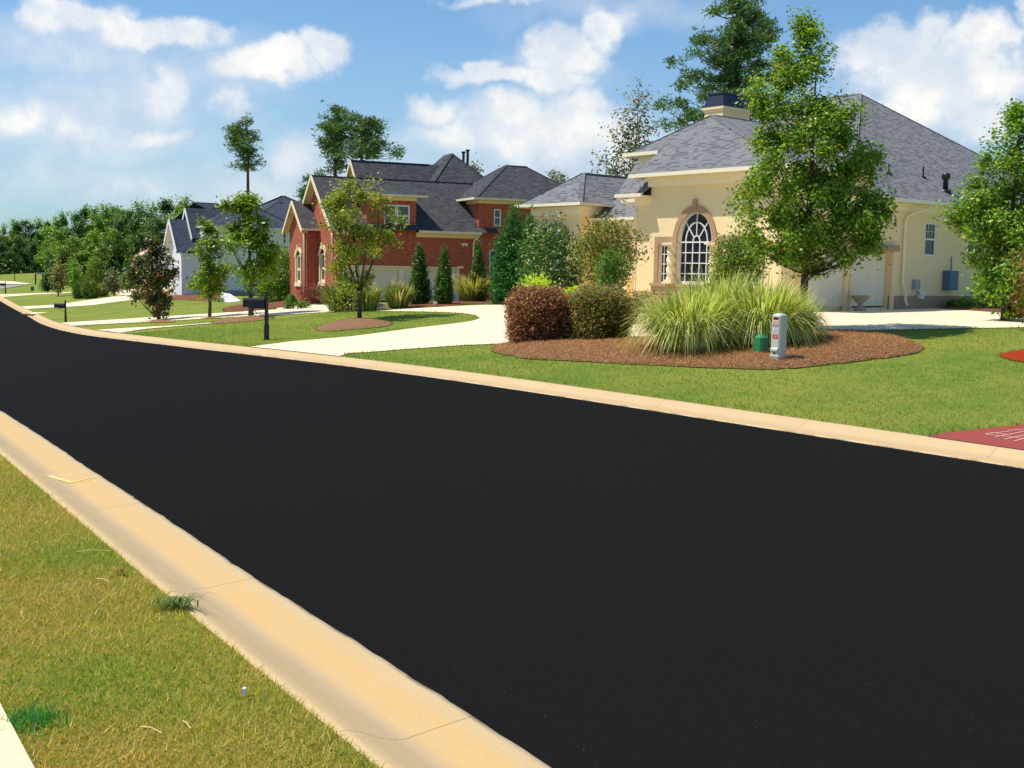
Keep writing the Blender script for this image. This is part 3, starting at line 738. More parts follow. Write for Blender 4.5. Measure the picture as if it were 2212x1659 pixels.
# first door cut sits in the F side wall (x 1.0..3.0) so widen with a proud surround instead
wall(st, (22.3, 0), (22.3, 15), -.5, z_(5.05))
wall(st, (9, 5.95), (9, 15), -.5, z_(5.05), flip=True)
# rear tower block T
wall(st, (1.35, 6.2), (1.35, 7.7), z_(4.6), z_(6.75), flip=True); wall(st, (1.35, 7.7), (6, 7.7), z_(4.0), z_(6.75), flip=True)
# L1, L2 left wings
L1x, L1y0, L1y1 = 1.45, 11.25, 14.2
ar2 = lambda u: z_(3.5)+.62*math.sqrt(max(0, 1-((u-1.45)/.62)**2))
wall(st, (L1x, L1y0), (L1x, L1y1), -1, z_(5.0), [(.83, 2.07, .7, ar2)], .14, flip=True)
wall(st, (L1x, L1y0), (8, L1y0), -1, z_(5.0)); wall(st, (L1x, L1y1), (8, L1y1), -1, z_(5.0), flip=True)
wall(st, (2.6, 7.9), (2.6, 11.25), -1, z_(4.42), flip=True); wall(st, (2.6, 7.9), (8, 7.9), -1, z_(4.42))
wall(st, (2.0, 6.75), (2.0, 7.9), -1, z_(5.0), [(.2, .9, .7, 2.2)], .14, flip=True)
st.build('wall', M_STUC, H1)
# water table band
wt = MB(); wt.box((-.04, -.06, -.5), (-.0, 6.0, z_(1.60))); wt.box((.10, 6.0, -.5), (.139, 6.8, z_(1.60)))
wt.box((-.0, -.06, -.5), (.95, -.0, z_(1.60))); wt.box((6.44, -.055, -.5), (22.3, 0, z_(1.60))); wt.box((3.47, -.056, -.5), (3.94, 0, z_(1.60)))
wt.build('water_table', M_STUCT, H1)
# roofs -------------------------------------------------
E0 = z_(5.84)
# F + T : front plane slope .7 from x=-.5, ridge runs back along x at y=5.77
S = .7
def zf_(x): return E0+S*(x+.5)
rdy = 5.77; rx0 = 3.03; rz = zf_(rx0)
pk = (rx0, rdy, rz); back = (12.5, rdy, rz)
cR = (-.5, -.5, E0)
# left side: T eave corner (left end of the set-back eave)
Tx, Ty = .9, 8.15; TL = (Tx, Ty, zf_(Tx))
FL = (-.5, 6.42, E0); FLb = (Tx, 6.42, zf_(Tx))
rf.face([FL, FLb, TL, pk, cR][::-1]); 
rf.face([cR, (4.2, -.5, E0), (4.2, 1.8, E0+.869), (12.5, 1.8, E0+.869), back, pk])
tr.face([(4.2, -.5, E0), (4.2, 1.8, E0+.869), (4.2, -.5, E0-.74)])
rf.face([TL, (12.5, Ty, TL[2]), back, pk])
rf.face([FL, (Tx+.6, 6.42, E0), FLb])
for a, b in ((TL, pk), (pk, back), (cR, pk)): rf.bar(Vector(a)+Vector((0, 0, -.03)), Vector(b)+Vector((0, 0, -.03)), .22, .06)
tr.box((-.62, -.62, E0-.11), (-.5, 6.42, E0+.02)); tr.box((-.5, -.62, E0-.11), (4.2, -.5, E0+.02)); tr.box((-.62, 6.42, E0-.11), (Tx, 6.54, E0+.018))
tr.box((-.5, -.5, E0-.08), (4.2, 6.42, E0-.06))
tr.box((Tx-.12, 6.42, TL[2]-.11), (Tx, Ty+.12, TL[2]+.02)); tr.box((Tx, Ty, TL[2]-.11), (8, Ty+.12, TL[2]+.02)); tr.box((Tx, 6.3, TL[2]-.08), (8, Ty, TL[2]-.06))
frieze(tr, 0, 4.2, 0, 5.95, E0-.42, E0-.085, .09); frieze(tr, 0, 4.2, 0, 5.95, E0-.22, E0-.084, .17)
frieze(tr, 1.35, 6, 6.3, 7.7, TL[2]-.5, TL[2]-.085, .08)
# strip roof (lower, left of the bay)
E1 = z_(5.15)
rf.face([(-.45, 7.3, E1), (3.2, 7.3, E1), (3.2, 7.0, E1+.8), (1.2, 5.95, E1+1.05), (-.45, 5.95, E1)][::-1])
rf.face([(-.45, 7.3, E1), (3.2, 9.5, E1+2.0), (3.2, 5.97, E1+2.2), (-.45, 5.97, E1)])
tr.box((-.55, 5.955, E1-.1), (-.45, 7.3, E1+.02)); tr.box((-.45, 5.955, E1-.07), (1.2, 7.3, E1-.05)); frieze(tr, .14, 3, 5.96, 6.75, E1-.38, E1-.075, .08)
# garage / main block
G0 = z_(5.10); M = .7
pkM = (15.2, 7.4, G0+M*7.9); cD = (23.1, -.5, G0)
rL = (15.2, 10.6, pkM[2])
rf.face([(3.0, -.5, G0), cD, pkM]); rf.face([cD, (23.1, 18.5, G0), rL, pkM]); rf.face([(3.0, -.5, G0), pkM, (7.3, 7.4, G0)]); rf.face([(7.3, 7.4, G0), pkM, rL, (7.3, 18.5, G0)]); rf.face([(7.3, 18.5, G0), rL, (23.1, 18.5, G0)])
# lower wing over the garage doors, ridge along x at y=4
rf.face([(2.6, -.49, G0-.02), (7.0, -.49, G0-.02), (7.0, 1.8, G0+1.59), (2.6, 1.8, G0+1.59)])
for a, b in ((cD, pkM), (pkM, rL), ((3.0, -.5, G0), pkM)): rf.bar(Vector(a)+Vector((0, 0, -.03)), Vector(b)+Vector((0, 0, -.03)), .22, .06)
tr.box((4.2, -.62, G0-.11), (23.2, -.5, G0+.02)); tr.box((3.0, -.5, G0-.08), (23.1, 0, G0-.06)); tr.box((23.1, -.5, G0-.11), (23.22, 19, G0+.02))
frieze(tr, 3.0, 22.3, 0.1, 5, G0-.36, G0-.085, .12)
# L1 roof
a, b = hip(rf, tr, L1x-.5, 9.5, L1y0-.5, L1y1+.5, z_(5.06), .72, 'x', sides=(1, 0, 1, 1)); frieze(tr, L1x, 8, L1y0, L1y1, z_(4.62), z_(4.97), .08)
# L2 roof with hip corner, lower
rf2 = hip(rf, tr, 2.1, 11, 7.4, 12.2, z_(4.47), .78, 'x', sides=(1, 0, 1, 0)); frieze(tr, 2.6, 8, 7.9, 11.2, z_(4.1), z_(4.39), .08)
hip(rf, tr, 1.5, 10, 5.2, 8.9, z_(5.12), .72, 'x', sides=(1, 0, 0, 0))
rf.build('roof', M_ROOF1, H1); tr.build('eaves', M_GUT, H1)
# vents on the garage roof slope
def on_garage_roof(px, py):
    q = ray(px, py); c, s_ = math.cos(R(40)), math.sin(R(40))
    o_ = np.array([-Kp[0], -Kp[1], EYE-Zb]); 
    lo = np.array([o_[0]*c+o_[1]*s_, -o_[0]*s_+o_[1]*c, o_[2]]); ld = np.array([q[0]*c+q[1]*s_, -q[0]*s_+q[1]*c, q[2]])
    t = (G0+M*(lo[1]+.5)-lo[2])/(ld[2]-M*ld[1]); return lo+ld*t
roofobj = [c for c in H1.children if c.name.startswith('roof')][0]
v1 = on_garage_roof(2042, 412); mb = MB(); mb.lathe([(.10, -.1), (.10, .42), (.16, .46), (.17, .60), (.15, .66), (.02, .68)], v1, 12); mb.lathe([(.22, -.1), (.22, .02), (.1, .05)], v1, 12); mb.build('roof_vent', M_BLACK, roofobj, smooth=True, uv=False)
v2 = on_garage_roof(1994, 383); mb = MB(); mb.lathe([(.035, -.1), (.035, .42), (.0, .43)], v2, 8); mb.lathe([(.12, -.1), (.12, .02), (.03, .05)], v2, 8); mb.build('roof_vent', M_BLACK, roofobj, uv=False)
v3 = on_garage_roof(1920, 375); mb = MB(); mb.lathe([(.035, -.1), (.035, .35), (.0, .36)], v3, 8); mb.lathe([(.12, -.1), (.12, .02), (.03, .05)], v3, 8); mb.build('roof_vent', M_BLACK, roofobj, uv=False)
# chimney
c40, s40 = math.cos(R(40)), math.sin(R(40))
def loc1(Pw): dx, dy = Pw[0]-Kp[0], Pw[1]-Kp[1]; return np.array([dx*c40+dy*s40, -dx*s40+dy*c40, Pw[2]-Zb])
cc = loc1(at_y(1562, 231, 46)); x, y, zt = cc
ch = MB(); ch.box((x, y, zt-2.2), (x+1.7, y+.95, zt-.06)); ch.box((x-.07, y-.07, zt-.06), (x+1.77, y+1.02, zt+.04)); ch.box((x-.04, y-.04, zt-.14), (x+1.74, y+.99, zt-.061))
co = ch.build('chimney', M_STUC, H1)
cp = MB(); b0 = (x-.03, y-.03, x+1.73, y+.98); z0, z1 = zt+.041, zt+.55
cp.face([(b0[0], b0[1], z0), (b0[2], b0[1], z0), (b0[2]-.12, b0[1]+.12, z1), (b0[0]+.12, b0[1]+.12, z1)]); cp.face([(b0[0], b0[3], z0), (b0[0], b0[1], z0), (b0[0]+.12, b0[1]+.12, z1), (b0[0]+.12, b0[3]-.12, z1)])
cp.face([(b0[2], b0[1], z0), (b0[2], b0[3], z0), (b0[2]-.12, b0[3]-.12, z1), (b0[2]-.12, b0[1]+.12, z1)]); cp.face([(b0[2], b0[3], z0), (b0[0], b0[3], z0), (b0[0]+.12, b0[3]-.12, z1), (b0[2]-.12, b0[3]-.12, z1)])
cp.box((b0[0]+.08, b0[1]+.08, z1), (b0[2]-.08, b0[3]-.08, z1+.07)); cp.build('chimney_cap', M_NAVY, co, uv=False)
# windows of the bay (wall param u = y)
Pf = basis((0, 0), (0, 5.95), True)
window(H1, Pf, 4.92, 5.46, ZS, z_(3.32), 3, 4, fw=.06, mw=.028, off=-.10, sill=False)
window(H1, Pf, 1.75, 2.30, ZS, z_(3.32), 3, 4, fw=.06, mw=.028, off=-.10, sill=False)
window(H1, Pf, ARW0, ARW1, ZS, z_(3.40), 5, 4, fw=.10, mw=.035, off=-.10, arch=1.13, sill=False, fan=True)
# moulded surround (proud tan trim)
sr = MB()
def ringtrim(Pf, uc, r0, r1, v, k, o0, o1, N=28, a0=0., a1=math.pi):
    for i in range(N):
        t0, t1 = a0+(a1-a0)*i/N, a0+(a1-a0)*(i+1)/N
        q = [(uc-r0*math.cos(t0), v+r0*k*math.sin(t0)), (uc-r1*math.cos(t0), v+r1*k*math.sin(t0)), (uc-r1*math.cos(t1), v+r1*k*math.sin(t1)), (uc-r0*math.cos(t1), v+r0*k*math.sin(t1))]
        A_ = [Pf(x, y, o1) for x, y in q]; B_ = [Pf(x, y, o0) for x, y in q]
        sr.face(A_); sr.face([A_[1], B_[1], B_[2], A_[2]]); sr.face([A_[0], A_[3], B_[3], B_[0]])
uc = 3.77
ringtrim(Pf, uc, .83, 1.02, z_(3.40), 1.27, .0, .05)
def flat(u0, u1, v0, v1, o=.05):
    c = [Pf(u0, v0, 0), Pf(u1, v0, 0), Pf(u1, v1, 0), Pf(u0, v1, 0)]; d_ = [Pf(u0, v0, o), Pf(u1, v0, o), Pf(u1, v1, o), Pf(u0, v1, o)]
    sr.face(d_)
    for i in range(4): sr.face([c[i], c[(i+1) % 4], d_[(i+1) % 4], d_[i]])
flat(uc+1.0, 5.66, z_(3.33), z_(3.60), .048); flat(1.56, uc-1.0, z_(3.33), z_(3.60), .048)
flat(uc+.82, uc+.999, z_(3.33), z_(3.42), .046); flat(uc-.999, uc-.82, z_(3.33), z_(3.42), .046)
flat(5.47, 5.66, ZS-.02, z_(3.33), .048); flat(1.56, 1.74, ZS-.02, z_(3.33), .048)
flat(uc-.09, uc+.09, z_(4.50), z_(4.90), .09)
sr.build('window_surround', M_STUCT, H1)
ss_ = MB()
a = Pf(1.3, ZS-.14, 0); 
for (v0, v1, o) in ((ZS-.09, ZS, .16), (ZS-.36, ZS-.09, .07)):
    c = [Pf(1.46, v0, 0), Pf(5.76, v0, 0), Pf(5.76, v0, o), Pf(1.46, v0, o)]; d_ = [Vector(t)+Vector((0, 0, v1-v0-.002)) for t in c]
    ss_.face(c); ss_.face(d_[::-1]); ss_.face([c[2], c[3], d_[3], d_[2]]); ss_.face([c[1], c[2], d_[2], d_[1]]); ss_.face([c[0], d_[0], d_[3], c[3]])
ss_.build('window_sill', M_STUCT, H1)
# twisted columns between the lights
for uc_ in (4.75, 2.78):
    V = []; Fc = []; NZ, NK = 70, 24; h0, h1 = ZS+.14, z_(3.24)
    for i in range(NZ+1):
        t = i/NZ; zz = h0+(h1-h0)*t
        for j in range(NK):
            th = 2*math.pi*j/NK; r = .15*(1+.17*math.sin(2*(th)+t*2*math.pi*3.4))
            p = Pf(uc_+r*math.cos(th), zz, .12+r*math.sin(th)); V.append(tuple(p))
    for i in range(NZ):
        for j in range(NK): Fc.append((i*NK+j, i*NK+(j+1) % NK, (i+1)*NK+(j+1) % NK, (i+1)*NK+j))
    o = np_mesh('column', np.array(V), np.array(Fc), M_TRIMC, H1, smooth=True)
    cb_ = MB()
    for (v0, v1, r, nm_) in ((ZS+.001, ZS+.07, .2, 0), (ZS+.07, ZS+.14, .17, 'plinth'), (z_(3.24), z_(3.30), .16, 0), (z_(3.30), z_(3.38), .25, 'capital')):
        q = [Pf(uc_-r, v0, .12-r), Pf(uc_+r, v0, .12-r), Pf(uc_+r, v0, .12+r), Pf(uc_-r, v0, .12+r)]; d_ = [Vector(t)+Vector((0, 0, v1-v0)) for t in q]
        cb_.face(q[::-1]); cb_.face(d_)
        for i in range(4): cb_.face([q[i], q[(i+1) % 4], d_[(i+1) % 4], d_[i]])
        if nm_: cb_.build(nm_, M_TRIMC, o, uv=False); cb_ = MB()
# L1 arched window
PfL = basis((L1x, L1y0), (L1x, L1y1), True)
window(H1, PfL, .83, 2.07, .7, z_(3.5), 3, 4, off=-.09, arch=.62, sill=False, fan=True)
sr = MB(); ringtrim(PfL, 1.45, .66, .86, z_(3.5), 1, 0, .06)
sr.build('window_surround', M_STUCT, H1)
window(H1, basis((2.0, 6.75), (2.0, 7.9), True), .2, .9, .7, 2.2, 2, 3, sill=False)
# garage side
PfG = basis((3.0, .004), (22.3, .004))
window(H1, PfG, 5.80, 6.62, 1.88, 3.16, 1, 2, fw=.075, off=-.06, sill=False)
mun = MB()
for k in (1, 2): mun.box((8.8+.82*k/3-.008, .058, 2.52), (8.8+.82*k/3+.008, .07, 3.1))
mun.box((8.87, .057, 2.80), (9.55, .071, 2.816)); mun.build('muntins', M_WHITE, [c for c in H1.children if c.name.startswith('window')][-1], uv=False)
window(H1, PfG, 9.0, 9.9, 1.95, 3.15, 1, 2, fw=.07, off=-.06, sill=False)
def garage_door(x0, x1, y, h, parent, mat=M_GARAGE):
    d_ = MB(); n = 4
    for i in range(n):
        z0, z1 = h*i/n, h*(i+1)/n
        d_.box((x0, y, z0+.006), (x1, y+.05, z1-.006)); d_.box((x0, y+.012, z1-.006), (x1, y+.05, z1+.006))
        k = max(2, round((x1-x0)/.62)); wv = (x1-x0)/k
        for j in range(k): d_.box((x0+wv*j+.09, y-.012, z0+.09), (x0+wv*(j+1)-.09, y, z1-.09))
    return d_.build('garage_door', mat, parent, bevel=.004)
garage_door(3.97, 6.40, .14, 1.93, H1); 
# first door: recessed panel set in a proud surround on the bay's side wall
for x0_, x1_, y_ in ((.78, .98, -.17), (3.47, 3.66, -.17), (3.74, 3.93, -.15), (6.44, 6.60, -.15)):
    st = MB(); st.box((x0_, y_, -.2), (x1_, -.004, 2.0)); st.build('door_jamb', M_STUC, H1)
garage_door(.99, 3.46, -.06, 1.93, H1)
hd = MB(); hd.box((.70, -.24, 2.0), (3.72, -.01, 2.22)); hd.box((3.721, -.22, 2.0), (6.72, -.01, 2.22)); hd.build('door_header', M_STUCT, H1)
dsx = 7.22
downspout(H1, [(dsx+1.0, -.5, G0-.12), (dsx+.9, -.42, G0-.28), (dsx+.1, -.1, G0-.55), (dsx, -.09, G0-.8), (dsx, -.09, .78), (dsx+.12, -.13, .62), (dsx+.12, -.16, .42), (dsx-.05, -.3, .16), (dsx-.1, -.42, .05)])
downspout(H1, [(-.3, 7.25, E1-.1), (-.05, 7.1, E1-.3), (.05, 6.85, E1-.5), (.08, 6.82, E1-.8), (.08, 6.82, -.3)], r=.045)
ms = MB(); ms.box((10.2, -.25, .6), (10.95, 0, 1.35)); ms.box((10.25, -.28, .65), (10.9, -.25, 1.3)); ms.tube([(10.6, -.12, 1.35), (10.6, -.1, 1.9)], .025); ms.build('meter_box', mottled('blue_grey_metal', srgb(88, 110, 140), .08, 4, .5), H1, uv=False, bevel=.01)
ms = MB(); ms.box((8.35, -.2, .28), (8.62, -.056, .42)); ms.face([(8.3, -.25, .42), (8.67, -.25, .42), (8.58, -.06, .6), (8.4, -.06, .6)]); ms.box((8.32, -.24, .40), (8.66, -.057, .43)); ms.build('dryer_vent', M_WHITE, H1, uv=False)
ms = MB(); ms.box((8.02, -.16, .62), (8.34, 0, .98)); ms.build('junction_box', M_GREYM, H1, uv=False, bevel=.01)
ms = MB(); ms.box((.95, 8.0, -.6), (1.25, 9.4, z_(1.95))); ms.box((.86, 7.9, z_(1.95)), (1.34, 9.5, z_(2.07)))
tag(ms.build('garden_wall', M_STUC), 'low cream stucco garden wall with flat cap left of the arched bay', 'wall').matrix_world = Matrix.Translation((Kp[0], Kp[1], Zb)) @ Matrix.Rotation(R(40), 4, 'Z')

# ------------------------------------------------------------ brick house
K2 = np.array([-9.79, 62.]); Z2 = .41
H2 = thing('brick_house', 'red brick house with steep gables, dormer and charcoal shingle roof', 'house', (K2[0], K2[1], Z2), R(24))
z_ = lambda z: z-Z2
bk = MB(); rf = MB(); tr = MB()
# garage front (y = 0), dormer rises to 6.2 between x 1.8 and 4.62
wall(bk, (0, 0), (1.75, 0), -1, z_(4.28), [(.30, 1.75, -.5, z_(2.28))], .3); wall(bk, (1.75, 0), (4.62, 0), -1, z_(6.2), [(0, 2.87, -.5, z_(2.28)), (.98, 2.50, z_(4.54), z_(5.76))], .3)
wall(bk, (4.62, 0), (8.43, 0), -1, z_(4.28), [(0, 2.68, -.5, z_(2.28))], .3)
wall(bk, (1.75, 5), (1.75, 0), z_(4), z_(6.2)); wall(bk, (4.62, 0), (4.62, 5), z_(4), z_(6.2))
# big gable facade x = 0, y 0..7.9
rz2 = z_(7.45); rw = 3.8
wall(bk, (0, 0), (0, 7.9), -1, gable_top(rw, 4, rz2-.12, .73), [(2.2, 3.3, z_(1.35), lambda u: z_(2.95)+.32*math.sqrt(max(0, 1-((u-2.75)/.55)**2)))], .14, flip=True)
wall(bk, (0, 7.9), (8, 7.9), -1, z_(4.4), flip=True)
# small gable x = -.5, y 3.8..8.6
wall(bk, (-.7, 3.8), (-.7, 8.1), -1, gable_top(2.15, 2.15, z_(5.92), .71), [(1.35, 2.45, z_(1.25), lambda u: z_(2.85)+.3*math.sqrt(max(0, 1-((u-1.9)/.55)**2)))], .14, flip=True)
wall(bk, (-.7, 3.8), (0, 3.8), -1, z_(4.3)); wall(bk, (-.7, 8.1), (4, 8.1), -1, z_(4.3), flip=True)
# turret / right wing
wall(bk, (8.43, -.02), (12.1, -.02), -1, z_(6.2), [(.93, 1.38, z_(4.77), z_(5.75)), (.7, 1.35, z_(1.9), z_(3.4))], .12); wall(bk, (8.43, -.02), (8.43, 4), -1, z_(6.2), flip=True); wall(bk, (12.1, -.02), (12.1, 6), -1, z_(6.2))
# high block gable face
wall(bk, (3.3, 5.9), (3.3, 9.3), z_(6), gable_top(1.7, 1.7, z_(8.62), 1.05), flip=True)
bk.build('wall', M_BRICK, H2)
gy = MB(); wall(gy, (12.1, .6), (16.5, .6), -1, z_(5.8), [(1.6, 2.3, z_(3.9), z_(5.2))], .1); gy.build('rear_wall', M_GREYW, H2)
# garage gable roof: eaves y=-.45 and 8.2, ridge y=3.8
e0 = z_(4.40); s7 = .73; xr = -.42
def slope_z(y): return rz2-abs(y-3.8)*s7
rf.face([(xr, -.45, slope_z(-.45)), (9.5, -.45, slope_z(-.45)), (9.5, 3.8, rz2), (xr, 3.8, rz2)]); rf.face([(xr, 3.8, rz2), (9.5, 3.8, rz2), (9.5, 8.3, slope_z(8.3)), (xr, 8.3, slope_z(8.3))])
rf.bar((xr, 3.8, rz2-.03), (9.5, 3.8, rz2-.03), .22, .06)
# rake boards
for (ya, yb) in ((-.45, 3.8), (3.8, 8.3)):
    tr.bar((xr-.03, ya, slope_z(ya)-.10), (xr-.03, yb, slope_z(yb)-.10), .05, .22)
    a_ = [(xr, ya, slope_z(ya)-.16), (xr, yb, slope_z(yb)-.16), (-.001, yb, slope_z(yb)-.16), (-.001, ya, slope_z(ya)-.16)]; tr.face(a_)
# small gable roof
sg = lambda y: z_(6.08)-abs(y-5.95)*.71; xs = -1.05
for (ya, yb) in ((3.45, 5.95), (5.95, 8.45)):
    rf.face([(xs, ya, sg(ya)), (.0, ya, sg(ya)), (.0, yb, sg(yb)), (xs, yb, sg(yb))])
    tr.bar((xs-.03, ya, sg(ya)-.09), (xs-.03, yb, sg(yb)-.09), .05, .2); tr.face([(xs, ya, sg(ya)-.14), (xs, yb, sg(yb)-.14), (-.701, yb, sg(yb)-.14), (-.701, ya, sg(ya)-.14)])
tr.box((-1.0, 3.38, z_(4.28)), (-.002, 3.5, z_(4.40))); tr.box((-1.0, 3.5, z_(4.28)), (-.7, 3.95, z_(4.34)))
# garage eave gutter both sides of the dormer
tr.box((4.64, -.56, slope_z(-.45)-.12), (8.42, -.45, slope_z(-.45)+.02)); tr.box((4.64, -.45, slope_z(-.45)-.12), (8.42, -.001, slope_z(-.45)-.08)); tr.box((4.64, -.03, slope_z(-.45)-.34), (8.42, -.002, slope_z(-.45)-.121))
tr.box((-.42, -.56, slope_z(-.45)-.12), (1.73, -.45, slope_z(-.45)+.02)); tr.box((-.42, -.45, slope_z(-.45)-.12), (1.73, -.001, slope_z(-.45)-.08)); tr.box((0, -.03, slope_z(-.45)-.34), (1.73, -.002, slope_z(-.45)-.121))
hip(rf, tr, 1.35, 5.02, -.45, 7, z_(6.28), .45, 'y', ends=(True, False), sides=(1, 1, 1, 0)); frieze(tr, 1.75, 4.62, 0, 4, z_(6.0), z_(6.2), .03)
hip(rf, tr, 7.98, 15.9, -.5, 6.1, z_(6.32), .68, 'x', sides=(1, 0, 1, 0)); frieze(tr, 8.43, 12.1, -.02, 4, z_(6.05), z_(6.24), .04)
tr.box((12.3, .0, z_(5.8)), (17, .12, z_(5.93)))
# high block: gable roof then tall hip
hb = z_(8.80)
for sgn in (-1, 1):
    rf.face([(2.95, 7.6, hb), (2.95, 7.6+sgn*2.6, hb-2.6*1.05), (10, 7.6+sgn*2.6, hb-2.6*1.05), (10, 7.6, hb)])
    tr.bar((2.92, 7.6, hb-.1), (2.92, 7.6+sgn*2.3, hb-2.3*1.05-.1), .05, .2); tr.face([(2.95, 7.6, hb-.16), (2.95, 7.6+sgn*2.4, hb-2.52-.16), (3.3, 7.6+sgn*2.4, hb-2.52-.16), (3.3, 7.6, hb-.16)])
rf.bar((2.95, 7.6, hb-.03), (8, 7.6, hb-.03), .22, .06)
hz_ = z_(9.58); top = (9.6, 7.6, hz_)
hp = hz_-3.6*.95
rf.face([(6.2, 4.0, hp), (13.2, 4.0, hp), top]); rf.face([(6.2, 11.5, hp), (6.2, 4.0, hp), top, (9.6, 9, hz_)]); rf.face([(13.2, 4.0, hp), (13.2, 11.5, hp), (9.6, 9, hz_), top])
for a in ((6.2, 4.0, hp), (13.2, 4, hp)): rf.bar(Vector(a)+Vector((0, 0, -.03)), Vector(top)+Vector((0, 0, -.03)), .22, .06)
ro = rf.build('roof', M_ROOF2, H2); tr.build('eaves', M_LIME, H2)
for px, h_ in ((1001, .0), (1010, .12)):
    q = ray(px, 345); Y = 75.; Pw = at_y(px, 352, Y); dx, dy = Pw[0]-K2[0], Pw[1]-K2[1]; c_, s_ = math.cos(R(24)), math.sin(R(24))
    mb = MB(); l = (dx*c_+dy*s_, -dx*s_+dy*c_, Pw[2]-Z2); mb.lathe([(.09, -.9), (.09, .62+h_), (.15, .66+h_), (.15, .74+h_), (0, .75+h_)], l, 10); mb.build('flue_pipe', M_BLACK, ro, uv=False)
# windows
Pd = basis((1.75, 0), (4.62, 0)); window(H2, Pd, .98, 1.72, z_(4.54), z_(5.76), 1, 2, gl=M_GLASB, fw=.09, off=-.05, sill=False); window(H2, Pd, 1.74, 2.50, z_(4.54), z_(5.76), 1, 2, gl=M_GLASB, fw=.09, off=-.05, sill=False)
Pt = basis((8.43, -.02), (12.1, -.02)); window(H2, Pt, .93, 1.38, z_(4.77), z_(5.75), 1, 2, gl=M_GLASB, off=-.04, sill=False); window(H2, Pt, .7, 1.35, z_(1.9), z_(3.4), 1, 2, gl=M_GLASB, off=-.04, sill=False)
window(H2, basis((12.1, .6), (16.5, .6)), 1.6, 2.3, z_(3.9), z_(5.2), 1, 2, gl=M_GLASB, off=-.04, sill=False)
def arch_set(parent, Pf, u0, u1, v0, v1, rise):
    f = window(parent, Pf, u0, u1, v0, v1, 1, 2, fw=.16, off=-.05, arch=rise, sill=False, frame=M_LIME)
    s = MB(); uc = (u0+u1)/2; r = (u1-u0)/2
    def blk(a, b, c, d_, o=.07):
        q = [Pf(a, c, 0), Pf(b, c, 0), Pf(b, d_, 0), Pf(a, d_, 0)]; w_ = [Pf(a, c, o), Pf(b, c, o), Pf(b, d_, o), Pf(a, d_, o)]
        s.face(w_)
        for i in range(4): s.face([q[i], q[(i+1) % 4], w_[(i+1) % 4], w_[i]])
    blk(u0-.16, u0-.001, v0, v1, .06); blk(u1+.001, u1+.16, v0, v1, .06); blk(u0-.22, u1+.22, v0-.2, v0-.001, .10); blk(uc-.09, uc+.09, v1+rise+.02, v1+rise+.34, .12)
    for a, b in ((u0-.26, u0-.02), (u1+.02, u1+.26)): blk(a, b, v1-.1, v1+.16, .09)
    N = 14
    for i in range(N):
        t0, t1 = math.pi*i/N, math.pi*(i+1)/N
        q = [(uc-k*math.cos(t), v1+k2*math.sin(t)) for (k, k2, t) in ((r, rise, t0), (r+.2, rise+.2, t0), (r+.2, rise+.2, t1), (r, rise, t1))]
        A_ = [Pf(x, y, .08) for x, y in q]; B_ = [Pf(x, y, 0) for x, y in q]; s.face(A_); s.face([A_[1], B_[1], B_[2], A_[2]]); s.face([A_[0], A_[3], B_[3], B_[0]])
    s.build('window_surround', M_LIME, parent)
arch_set(H2, basis((0, 0), (0, 7.9), True), 2.2, 3.3, z_(1.35), z_(2.95), .32)
arch_set(H2, basis((-.7, 3.8), (-.7, 8.1), True), 1.35, 2.45, z_(1.25), z_(2.85), .30)
for (X_, Y_, Z_, k) in ((-.06, 3.8, z_(6.55), 1.), (3.24, 7.6, z_(7.95), .9)):
    s = MB(); 
    for y0, y1, z0, z1, o in ((-.22, .22, .0, .3, .08), (-.30, .30, .3, .42, .13), (-.12, .12, -.22, .0, .06), (-.1, .1, .42, .6, .07)): s.box((X_-o*1.5, Y_+y0*k, Z_+z0*k), (X_+.05, Y_+y1*k, Z_+z1*k-.002))
    s.build('gable_vent', M_WHITE, H2, bevel=.01)
# garage doors, in a wide pale surround
s = MB(); s.box((.3, .05, -.5), (.5, .28, z_(2.28))); s.box((.5, .05, z_(2.12)), (7.1, .28, z_(2.28)-.001)); s.box((7.1, .05, -.5), (7.3, .28, z_(2.28))); s.box((3.65, .05, -.5), (3.95, .28, z_(2.12)-.001)); s.build('door_surround', M_GARAGE, H2)
garage_door(.51, 3.64, .2, z_(2.12), H2); garage_door(3.96, 7.09, .2, z_(2.12), H2)
s = MB(); s.box((7.1, -.10, z_(2.28)), (7.5, 0, z_(2.42))); s.box((.1, -.06, z_(2.281)), (7.5, -.001, z_(2.36))); s.build('door_lintel', M_LIME, H2)
downspout(H2, [(8.3, -.5, z_(4.2)), (8.15, -.12, z_(3.9)), (8.1, -.06, z_(3.7)), (8.1, -.06, -.8)], M_LIME, .06)
downspout(H2, [(-.1, .45, z_(4.1)), (-.07, .45, z_(3.9)), (-.07, .45, -.8)], M_LIME, .07)
downspout(H2, [(-.78, 4.15, z_(4.25)), (-.78, 4.05, z_(3.9)), (-.78, 4.05, -.8)], M_LIME, .07)
s = MB(); s.box((7.35, -.14, z_(3.62)), (7.7, -.001, z_(3.74))); s.box((7.36, -.2, z_(3.55)), (7.46, -.13, z_(3.68))); s.box((7.58, -.2, z_(3.55)), (7.68, -.13, z_(3.68))); s.build('flood_light', M_LIME, H2, uv=False, bevel=.01)

